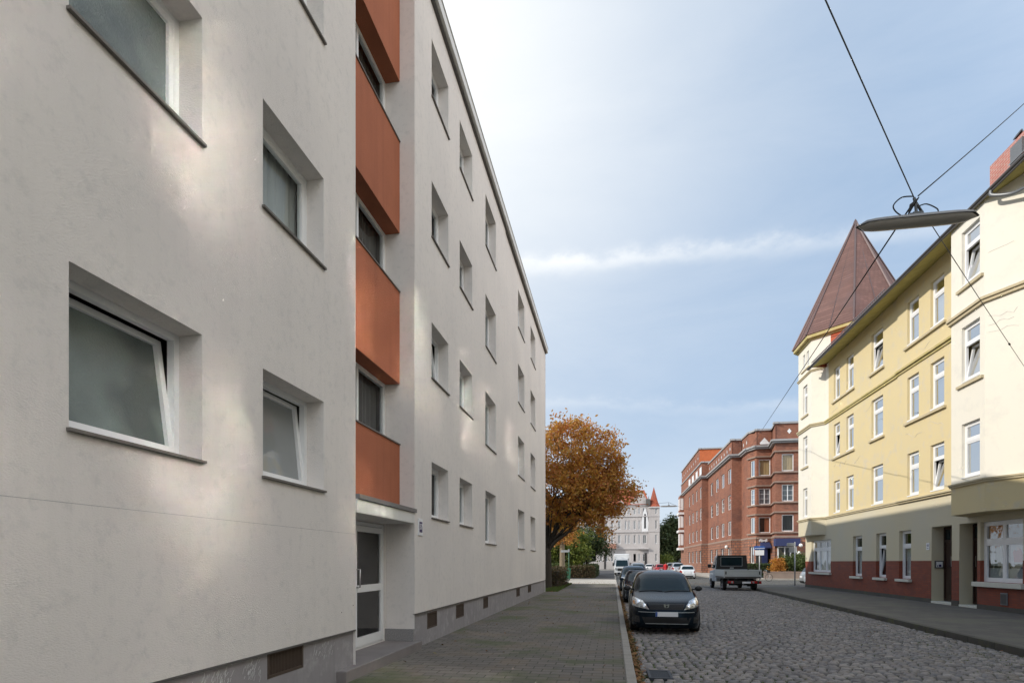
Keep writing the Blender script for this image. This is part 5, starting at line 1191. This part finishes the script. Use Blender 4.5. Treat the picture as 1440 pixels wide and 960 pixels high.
    for sd in (-1, 1):
        for yw in (fy, ry):
            i = len(arch.v); c_ = sp2(yw, .32, sd, .004)
            arch.v.append(c_)
            for k in range(19):
                an = math.pi * (-.12 + 1.24 * k / 18); yy = yw + .365 * math.cos(an); zz = .30 + .365 * math.sin(an); zz = max(zz, lv[0][0]); arch.v.append(sp2(yy, zz, sd, .005))
            for k in range(18): arch.f.append((i, i + 1 + k, i + 2 + k))
            wh = MB(); wh.ring((sd * xw, yw, .305), (1, 0, 0), [(-.10, .19), (-.10, .27), (-.085, .30), (.085, .30), (.115, .285), (.12, .20)] if sd > 0 else [(.10, .19), (.10, .27), (.085, .30), (-.085, .30), (-.115, .285), (-.12, .20)], 24)
            wo_ = wh.build('wheel', 'tyre', o, smooth=True, inv=False)
            if detail > 0:
                rm = MB(); rm.ring((sd * xw, yw, .305), (sd, 0, 0), [(.10, 0), (.115, .04), (.10, .06), (.09, .17), (.12, .20)], 18); rm.build('rim', 'rim', wo_, inv=False)
    arch.build('wheel_arches', 'trim_black', o, norm=False, inv=False)
    # front
    hz = .655 * H
    for sd in (-1, 1):
        q = [(sd * .40, .60 * H), (sd * .80 * W / .875, .67 * H), (sd * .79 * W / .875, .875 * H), (sd * .55, .80 * H)]
        hlp = part('headlight', 'headlamp', lambda x, z: fp(x, z, .008), q, nx=10, nz=8)
        if detail > 1:
            for (x, z, r_) in ((.66, .755, .070), (.52, .685, .055)):
                m2 = MB(); c_ = Vector(fp(sd * x, z, .012)); m2.ring(c_, (0, -1, .25), [(0, r_), (.012, r_ * .8), (.004, r_ * .3), (.012, 0)], 14); m2.build('reflector', 'lamp_bulb', hlp, smooth=True, inv=False)
            part('turn_signal', 'indicator', lambda x, z: fp(x, z, .011), [(sd * .72, .70), (sd * .785, .71), (sd * .785, .79), (sd * .74, .79)], nx=3, nz=3, par=hlp)
    part('grille', 'trim_black', lambda x, z: fp(x, z, .006), [(-.38, .60 * H), (.38, .60 * H), (.43, .745 * H), (-.43, .745 * H)])
    part('lower_intake', 'trim_black', lambda x, z: fp(x, z, .006), [(-.50, .24 * H), (.50, .24 * H), (.58, .42 * H), (-.58, .42 * H)])
    if detail > 1:
        m2 = MB()
        for zz in (.62, .65, .68, .71):
            m2.tube([fp(x * .05, zz, .010) for x in range(-8, 9)], .005, 4)
        m2.build('grille_bars', 'trim_black', o, inv=False)
        m2 = MB(); m2.tube([fp(x * .055, .265, .012) for x in range(-9, 10)], .006, 4); m2.build('chrome_strip', 'aluminium', o, inv=False)
        m2 = MB(); sh = [(-.068, .732), (-.028, .732), (-.020, .716), (.020, .716), (.028, .732), (.068, .732), (.058, .675), (.024, .628), (-.024, .628), (-.058, .675)]
        y_ = fp(0, .68, .022)[1]; m2.v = [(x, y_ - .35 * (.57 - z) * 0, z) for x, z in sh] + [(x, y_ + .02, z) for x, z in sh]; n_ = len(sh); m2.f = [tuple(range(n_))] + [(i, (i + 1) % n_, n_ + (i + 1) % n_, n_ + i) for i in range(n_)]
        em = m2.build('emblem', 'chrome', o, inv=False)
        m2 = MB(); m2.v = [(-.024, y_ - .002, .70), (.024, y_ - .002, .70), (.010, y_ - .002, .655), (-.010, y_ - .002, .655)]; m2.f = [(0, 1, 2, 3)]; m2.build('emblem_recess', 'trim_black', em, inv=False, norm=False)
        for sd in (-1, 1):
            part('fog_recess', 'trim_black', lambda x, z: fp(x, z, .006), [(sd * .62, .28), (sd * .75, .29), (sd * .75, .44), (sd * .64, .44)], nx=4, nz=4)
            m2 = MB(); m2.ring(fp(sd * .69, .36, .010), (0, -1, 0), [(0, .04), (.01, .03), (.01, 0)], 12); m2.build('fog_lamp', 'glass_door', o, inv=False)
        part('bumper_crease', 'aluminium', lambda x, z: fp(x, z, .004), [(-.66, .535), (.66, .535), (.66, .545), (-.66, .545)], nx=20, nz=1)
        m2 = MB()
        for x0_, x1_ in ((-.62, -.02), (.02, .66)):
            m2.tube([fp(x0_ + (x1_ - x0_) * k / 6, wb + .012 + .03 * math.sin(math.pi * k / 6 * .9), .016) for k in range(7)], .011, 5)
        m2.build('wipers', 'trim_black', o, inv=False)
        m2 = MB(); m2.tube([(0, .45, 1.515), (0, .62, 1.62)], [.012, .005], 5); m2.build('antenna', 'trim_black', o, inv=False)
        m2 = MB()
        for zz, xx in ((.745, .8), ): m2.tube([fp(x * .1 * .8, .762, .003) for x in range(-9, 10)], .004, 4)
        m2.build('bonnet_gap', 'trim_black', o, inv=False)
        # steering wheel / mirror glimpse
        m2 = MB(); m2.box(-.1, .1, -.35, -.31, 1.26, 1.31); m2.build('inner_mirror', 'trim_black', o, inv=False)
    fpl = [(-.26, .455 * H), (.26, .455 * H), (.26, .455 * H), (-.26, .455 * H)]
    y_ = fp(0, .50 * H, .02)[1]
    m2 = MB(); m2.box(-.26, .26, y_ - .008, y_ + .02, .44 * H, .55 * H); pp = m2.build('number_plate', 'plate_white', o, inv=False)
    m2 = MB(); m2.box(-.26, -.215, y_ - .010, y_ - .0078, .442 * H, .548 * H); m2.build('blue_strip', 'sign_blue', pp, inv=False)
    # rear
    y_ = fp(0, .62 * H, .01, 1)[1]
    m2 = MB(); m2.box(-.26, .26, y_ - .02, y_ + .008, .60 * H, .71 * H); m2.build('number_plate', 'plate_white', o, inv=False)
    for sd in (-1, 1):
        part('tail_light', 'taillight', lambda x, z: fp(x, z, .008, 1), [(sd * .56, .70 * H), (sd * .835 * W / .875, .68 * H), (sd * .80 * W / .875, .93 * H), (sd * .66, .90 * H)], nx=5, nz=5)
    part('rear_bumper_trim', 'trim_black', lambda x, z: fp(x, z, .006, 1), [(-.62, .19 * H), (.62, .19 * H), (.66, .34 * H), (-.66, .34 * H)])
    for sd in (-1, 1):
        m2 = MB(); c_ = Vector(sp2(at(wb)[0] + .42, wb + .06, sd, .0)); out = Vector((sd, 0, 0))
        m2.tube([c_, c_ + out * .07], .02, 6)
        e = c_ + out * .16 + Vector((0, 0, .02))
        for (dx, dz, dy, s_) in ((0, 0, 0, 1),):
            i = len(m2.v)
            for t in range(-3, 4):
                w2 = (1 - (abs(t) / 3.2) ** 3); 
                for k in range(8): an = 2 * math.pi * k / 8; m2.v.append((e.x + t * .032, e.y + math.cos(an) * .045 * w2, e.z + math.sin(an) * .068 * w2))
            for t in range(6):
                for k in range(8): a = i + t * 8 + k; b = i + t * 8 + (k + 1) % 8; m2.f.append((a, b, b + 8, a + 8))
            m2.f += [tuple(i + k for k in range(8)), tuple(i + 48 + k for k in range(8))]
        m2.build('wing_mirror', 'trim_black' if paint in ('paint_black',) else paint, o, smooth=True, inv=False)
    return o
G1 = 'cars parked along the left kerb'; G2 = 'cars parked beyond the flatbed truck'
car('parked_car', (1.30, 16.05, -.12), rad(-1), 'paint_black', 'black hatchback facing the camera, nearest car on the left kerb', detail=2, group=G1)
SEDAN = variant(HATCH, 1.12, .93, 1.0, boot=(1.45, 1.5)); TALL = variant(HATCH, 1.05, 1.10, 1.02); EST = variant(HATCH, 1.12, .98, 1.02, dyr=.1); LOW = variant(HATCH, 1.03, .95, .98)
car('parked_car', (1.30, 26.6, -.12), 0, 'paint_navy', 'low dark blue saloon directly behind the nearest black hatchback', SEDAN, 1, G1)
car('parked_car', (1.28, 36.6, -.12), 0, 'paint_anthracite', 'dark grey car third in the row along the left kerb', HATCH, 1, G1)
car('parked_car', (2.55, 60.5, -.12), rad(2), 'paint_grey', 'grey-blue tall car just right of the white box van', TALL, 1, G1)
# right row, seen from behind (front away from the camera)
car('parked_car', (7.75, 63.9, -.12), rad(180), 'paint_pearl', 'white hatchback seen from behind, nearest beyond the flatbed truck', LOW, 1, G2)
car('parked_car', (8.75, 82.0, -.12), rad(180), 'paint_silver', 'silver estate car in front of the white hatchback', variant(HATCH, 1.1, 1.12, 1.03, dyr=.15), 1, G2)
car('parked_car', (7.55, 97.5, -.12), rad(184), 'paint_red', 'dark red small car near the end of the street', LOW, 1, G2)
car('parked_car', (9.2, 95.0, -.12), rad(180), 'paint_beige', 'beige car just right of the person in red', TALL, 1, G2)
car('parked_car', (6.75, 108, -.12), rad(170), 'paint_white', 'small pale car left of the dark red car, farthest on the right', LOW, 1, G2)
car('side_street_car', (15.9, 45.9, -.12), rad(90), 'paint_silver', 'silver car poking out behind the corner house tower', HATCH, 1, 'cars in the side street')

# white box van
vn = empty('box_van', (1.15, 76.5, -.12), 0, 'white box van facing the camera, at the far end of the left row', 'van')
m_ = MB(); m_.box(-1.0, 1.0, .55, 4.6, .75, 2.85); m_.box(-.98, .98, -.1, .6, 2.15, 2.83); m_.build('box_body', 'paint_white', vn, bevel=.08, inv=False)
m_ = MB(); m_.hexa([(-.95, -1.35, .35), (.95, -1.35, .35), (.95, .56, .35), (-.95, .56, .35), (-.9, -1.30, 1.1), (.9, -1.30, 1.1), (.95, .56, 1.15), (-.95, .56, 1.15)]); m_.hexa([(-.9, -1.28, 1.1), (.9, -1.28, 1.1), (.95, .56, 1.1), (-.95, .56, 1.1), (-.78, -.42, 2.13), (.78, -.42, 2.13), (.85, .56, 2.13), (-.85, .56, 2.13)]); m_.build('cab', 'paint_pearl', vn, bevel=.05, inv=False)
m_ = MB(); m_.hexa([(-.80, -1.24, 1.2), (.80, -1.24, 1.2), (.80, -1.2, 1.2), (-.80, -1.2, 1.2), (-.72, -.56, 2.02), (.72, -.56, 2.02), (.72, -.5, 2.02), (-.72, -.5, 2.02)]); m_.build('windscreen', 'car_glass', vn, inv=False)
m_ = MB(); m_.box(-.55, .55, -1.37, -1.35, .62, .95); m_.build('grille', 'trim_black', vn, inv=False)
for sd in (-1, 1):
    m_ = MB(); m_.box(min(sd * .6, sd * .88), max(sd * .6, sd * .88), -1.375, -1.35, .75, .98); m_.build('headlight', 'headlamp', vn, inv=False)
    for yw in (-.75, 3.6): m_ = MB(); m_.ring((sd * .85, yw, .33), (1, 0, 0), [(-.1, 0), (-.1, .33), (.1, .33), (.1, 0)], 20); m_.build('wheel', 'tyre', vn, inv=False)
    m_ = MB(); m_.box(min(sd * 1.0, sd * 1.2), max(sd * 1.0, sd * 1.2), -.75, -.65, 1.25, 1.65); m_.build('wing_mirror', 'trim_black', vn, inv=False)

# flatbed truck, seen from behind; local origin at the rear, +Y away from camera
tk = empty('flatbed_truck', (7.74, 36.4, -.12), rad(1.5), 'grey flatbed truck with aluminium dropsides parked at the right kerb', 'truck')
def TB(nm, m, b=.01, par=tk, **k):
    o_ = k['mb'].build(nm, m, par, bevel=b, inv=False); return o_
hw = 1.07
m_ = MB(); m_.box(-hw, hw, 0, .035, .86, 1.27); m_.box(-hw, hw, -.012, 0, .93, .95); m_.box(-hw, hw, -.012, 0, 1.05, 1.07); m_.box(-hw, hw, -.015, 0, 1.20, 1.27); TB('tailboard', 'aluminium', mb=m_)
for sd in (-1, 1):
    m_ = MB(); x0_, x1_ = sorted((sd * hw, sd * (hw - .035))); m_.box(x0_, x1_, .04, 2.75, .86, 1.27); xo = sorted((sd * hw, sd * (hw + .012))); m_.box(xo[0], xo[1], .04, 2.75, 1.05, 1.07); m_.box(xo[0], xo[1], .04, 2.75, .93, .95); TB('dropside', 'aluminium', mb=m_)
    m_ = MB(); x0_, x1_ = sorted((sd * (hw - .13), sd * (hw - .06))); m_.box(x0_, x1_, -.03, -.013, 1.0, 1.18); TB('latch', 'trim_black', .004, mb=m_)
    m_ = MB(); x0_, x1_ = sorted((sd * (hw - .03), sd * (hw + .016))); m_.box(x0_, x1_, -.02, .06, .80, 1.30); TB('corner_post', 'aluminium', mb=m_)
m_ = MB(); m_.box(-hw + .03, hw - .03, .04, 2.75, .80, .86); m_.box(-hw, hw, .0, 2.75, .76, .80); TB('load_floor', 'dark_flashing', mb=m_)
m_ = MB(); m_.box(-.45, -.33, .1, 5.3, .50, .74); m_.box(.33, .45, .1, 5.3, .50, .74); m_.box(-.9, .9, .12, .22, .50, .62); m_.box(-.6, .6, .9, 1.0, .3, .7); TB('chassis', 'trim_black', mb=m_)
m_ = MB(); m_.box(-.95, .95, .04, .10, .42, .60); TB('rear_underrun_bar', 'trim_black', mb=m_)
for sd in (-1, 1):
    x0_, x1_ = sorted((sd * .50, sd * .86)); m_ = MB(); m_.box(x0_, x1_, .0, .045, .46, .60); tlp = TB('tail_light', 'taillight', .01, mb=m_)
    x0_, x1_ = sorted((sd * .56, sd * .66)); m_ = MB(); m_.box(x0_, x1_, -.006, 0, .48, .58); TB('reversing_lens', 'lamp_bulb', .0, par=tlp, mb=m_)
m_ = MB(); m_.box(hw - .06, hw + .10, .3, .36, .42, .60); TB('side_marker', 'taillight', mb=m_)
m_ = MB(); m_.box(-.02, .48, .015, .04, .45, .56); TB('number_plate', 'plate_white', .003, mb=m_)
m_ = MB(); m_.tube([(0, .15, .40), (0, -.02, .36), (0, -.10, .38), (0, -.10, .44)], .025, 6); m_.ring((0, -.10, .45), (0, 0, 1), [(-.03, 0), (0, .035), (.03, 0)], 10); TB('tow_hitch', 'chrome', 0, mb=m_)
# cab
m_ = MB(); cy0 = 2.85
m_.hexa([(-1.0, cy0, .48), (1.0, cy0, .48), (.97, 5.35, .45), (-.97, 5.35, .45), (-1.0, cy0, 1.32), (1.0, cy0, 1.32), (.92, 5.30, 1.15), (-.92, 5.30, 1.15)])
m_.hexa([(-1.0, cy0, 1.32), (1.0, cy0, 1.32), (.95, 4.45, 1.28), (-.95, 4.45, 1.28), (-.90, cy0 + .03, 2.17), (.90, cy0 + .03, 2.17), (.86, 3.85, 2.17), (-.86, 3.85, 2.17)])
TB('cab', 'truck_white', .05, mb=m_)
m_ = MB(); m_.hexa([(-1.0, cy0 - .012, 1.28), (1.0, cy0 - .012, 1.28), (1.0, cy0, 1.28), (-1.0, cy0, 1.28), (-.92, cy0 - .012, 2.20), (.92, cy0 - .012, 2.20), (.92, cy0, 2.20), (-.92, cy0, 2.20)]); TB('cab_rear_wall', 'trim_black', .004, mb=m_)
m_ = MB(); m_.box(-.66, .62, cy0 - .018, cy0 - .013, 1.52, 2.05); rw_ = TB('rear_window', 'car_glass', .004, mb=m_)
m_ = MB(); bars(m_, face(0, cy0 - .02, 1, 0, 0, -1), -.70, .66, 1.48, 2.09, 0, .008, .022); TB('window_seal', 'sign_grey', 0, par=rw_, mb=m_)
m_ = MB(); m_.box(-.12, .12, cy0 - .03, cy0 - .014, 1.33, 1.40); TB('third_brake_light', 'sign_grey', .004, mb=m_)
for sd in (-1, 1):
    m_ = MB(); a_ = [(sd * .985, 3.15, 1.38), (sd * .955, 4.30, 1.36), (sd * .88, 3.82, 2.05), (sd * .915, 3.12, 2.05)]; b_ = [(x + sd * .02, y_, z) for x, y_, z in a_]; m_.hexa(a_ + b_); TB('side_window', 'car_glass', 0, mb=m_)
    m_ = MB(); m_.tube([(sd * .92, 4.28, 1.40), (sd * 1.16, 4.30, 1.45)], .035, 6); m_.tube([(sd * .92, 4.28, 1.56), (sd * 1.16, 4.30, 1.54)], .03, 6); x0_, x1_ = sorted((sd * 1.03, sd * 1.25)); m_.box(x0_, x1_, 4.24, 4.36, 1.36, 1.60); TB('wing_mirror', 'trim_black', .02, mb=m_)
    for yw in (.95, 4.55):
        m_ = MB(); m_.ring((sd * .90, yw, .34), (sd, 0, 0), [(-.11, 0), (-.11, .30), (-.09, .34), (.09, .34), (.11, .30), (.11, .19)], 24); wo_ = TB('wheel', 'tyre', 0, mb=m_)
        m_ = MB(); m_.ring((sd * .90, yw, .34), (sd, 0, 0), [(.12, 0), (.12, .05), (.05, .08), (.06, .16), (.11, .20)], 18); m_.build('rim', 'rim', wo_, inv=False)
m_ = MB(); m_.box(-1.0, -.55, .55, 1.4, .70, .735); m_.box(.55, 1.0, .55, 1.4, .70, .735); m_.box(-1.0, -.6, 1.44, 1.47, .22, .7); m_.box(.6, 1.0, 1.44, 1.47, .22, .7); TB('mudguards', 'trim_black', mb=m_)

# bicycle
bk = empty('bicycle', (13.55, 55.4, -.12), rad(8), 'grey bicycle leaning on its stand near the low garden wall', 'bicycle')
def BK(nm, m, mb, sm=True): return mb.build(nm, m, bk, smooth=sm, inv=False)
for x_ in (-.53, .53):
    m_ = MB()
    cc = [(x_ + .33 * math.cos(a * math.pi / 12), 0, .34 + .33 * math.sin(a * math.pi / 12)) for a in range(25)]; m_.tube(cc, .018, 6, False); wo_ = BK('wheel', 'tyre', m_)
    m_ = MB(); [m_.tube([(x_, 0, .34), (x_ + .32 * math.cos(a * math.pi / 8), 0, .34 + .32 * math.sin(a * math.pi / 8))], .004, 3) for a in range(16)]; m_.build('spokes', 'sign_grey', wo_, inv=False)
m_ = MB(); m_.tube([(-.53, 0, .34), (-.1, 0, .32), (.32, 0, .72), (-.18, 0, .80), (-.1, 0, .32)], .017, 6); m_.tube([(-.53, 0, .34), (-.18, 0, .78)], .012, 6); m_.tube([(.53, 0, .34), (.36, 0, .85), (.33, 0, .98)], .015, 6); BK('frame', 'paint_grey', m_)
m_ = MB(); m_.tube([(.22, -.28, 1.03), (.33, -.1, .99), (.33, .1, .99), (.22, .28, 1.03)], .013, 6); BK('handlebar', 'sign_grey', m_)
m_ = MB(); m_.tube([(-.20, 0, .80), (-.22, 0, .92)], .014, 6); m_.hexa([(-.36, -.08, .92), (-.06, -.02, .92), (-.06, .02, .92), (-.36, .08, .92), (-.36, -.08, .97), (-.06, -.02, .96), (-.06, .02, .96), (-.36, .08, .97)]); BK('saddle', 'trim_black', m_, False)
m_ = MB(); m_.box(.40, .62, -.12, .12, .78, .92); BK('front_basket', 'trim_black', m_, False)

# person in red, walking away along the parked cars
pr = empty('person', (7.62, 86.2, -.12), label='person in bright red coat walking between the parked cars on the right', cat='person')
me = bpy.data.meshes.new('body')
V = [(0, 0, .92), (0, 0, 1.12), (0, 0, 1.34), (0, .01, 1.46), (0, .0, 1.56), (0, 0, 1.70), (-.09, 0, .88), (-.10, -.06, .48), (-.10, .04, .06), (-.10, -.08, .03), (.09, 0, .88), (.10, .10, .49), (.10, .22, .09), (.10, .12, .03),
     (-.19, 0, 1.38), (-.25, .04, 1.12), (-.25, -.06, .90), (-.25, -.09, .82), (.19, 0, 1.38), (.25, -.04, 1.12), (.25, .03, .90), (.25, .05, .82)]
E_ = [(0, 1), (1, 2), (2, 3), (3, 4), (4, 5), (0, 6), (6, 7), (7, 8), (8, 9), (0, 10), (10, 11), (11, 12), (12, 13), (2, 14), (14, 15), (15, 16), (16, 17), (2, 18), (18, 19), (19, 20), (20, 21)]
me.from_pydata(V, E_, []); ob = bpy.data.objects.new('body', me); sc.collection.objects.link(ob); ob.parent = pr; me.materials.append(MATS['skin'])
md = ob.modifiers.new('skin', 'SKIN'); ss_ = ob.modifiers.new('sub', 'SUBSURF'); ss_.levels = 1; ss_.render_levels = 1
rr = [.15, .14, .16, .06, .085, .09, .095, .07, .045, .035, .095, .07, .045, .035, .07, .05, .035, .035, .07, .05, .035, .035]
for i, v in enumerate(me.skin_vertices[0].data): v.radius = (rr[i], rr[i] * (.75 if i < 3 else 1)); v.use_root = (i == 0)
def ellip(name, c, r_, m, par):
    mb_ = MB(); mb_.ring(c, (0, 0, 1), [(r_[2] * math.sin(t), 0.001 + r_[0] * math.cos(t)) for t in [(-math.pi / 2 + math.pi * k / 8) for k in range(9)]], 14); return mb_.build(name, m, par, smooth=True, inv=False)
m_ = MB(); m_.ring((0, 0, 0), (0, 0, 1), [(.62, .23), (.80, .22), (1.05, .19), (1.25, .215), (1.38, .20), (1.46, .10), (1.47, .06)], 16); m_.build('coat', 'red_cloth', pr, smooth=True, inv=False)
m_ = MB(); m_.tube([(-.19, 0, 1.38), (-.26, .03, 1.12), (-.26, -.06, .88)], [.085, .07, .055], 8); m_.tube([(.19, 0, 1.38), (.26, -.03, 1.12), (.26, .03, .88)], [.085, .07, .055], 8); m_.build('sleeves', 'red_cloth', pr, smooth=True, inv=False)
m_ = MB(); m_.tube([(-.09, 0, .86), (-.10, -.06, .48), (-.10, .04, .07)], [.10, .085, .06], 8); m_.tube([(.09, 0, .86), (.10, .10, .49), (.10, .22, .10)], [.10, .085, .06], 8); m_.build('trousers', 'red_cloth', pr, smooth=True, inv=False)
ellip('hair', (0, .015, 1.655), (.108, .1, .12), 'hair', pr)
print('objects', len(bpy.data.objects))
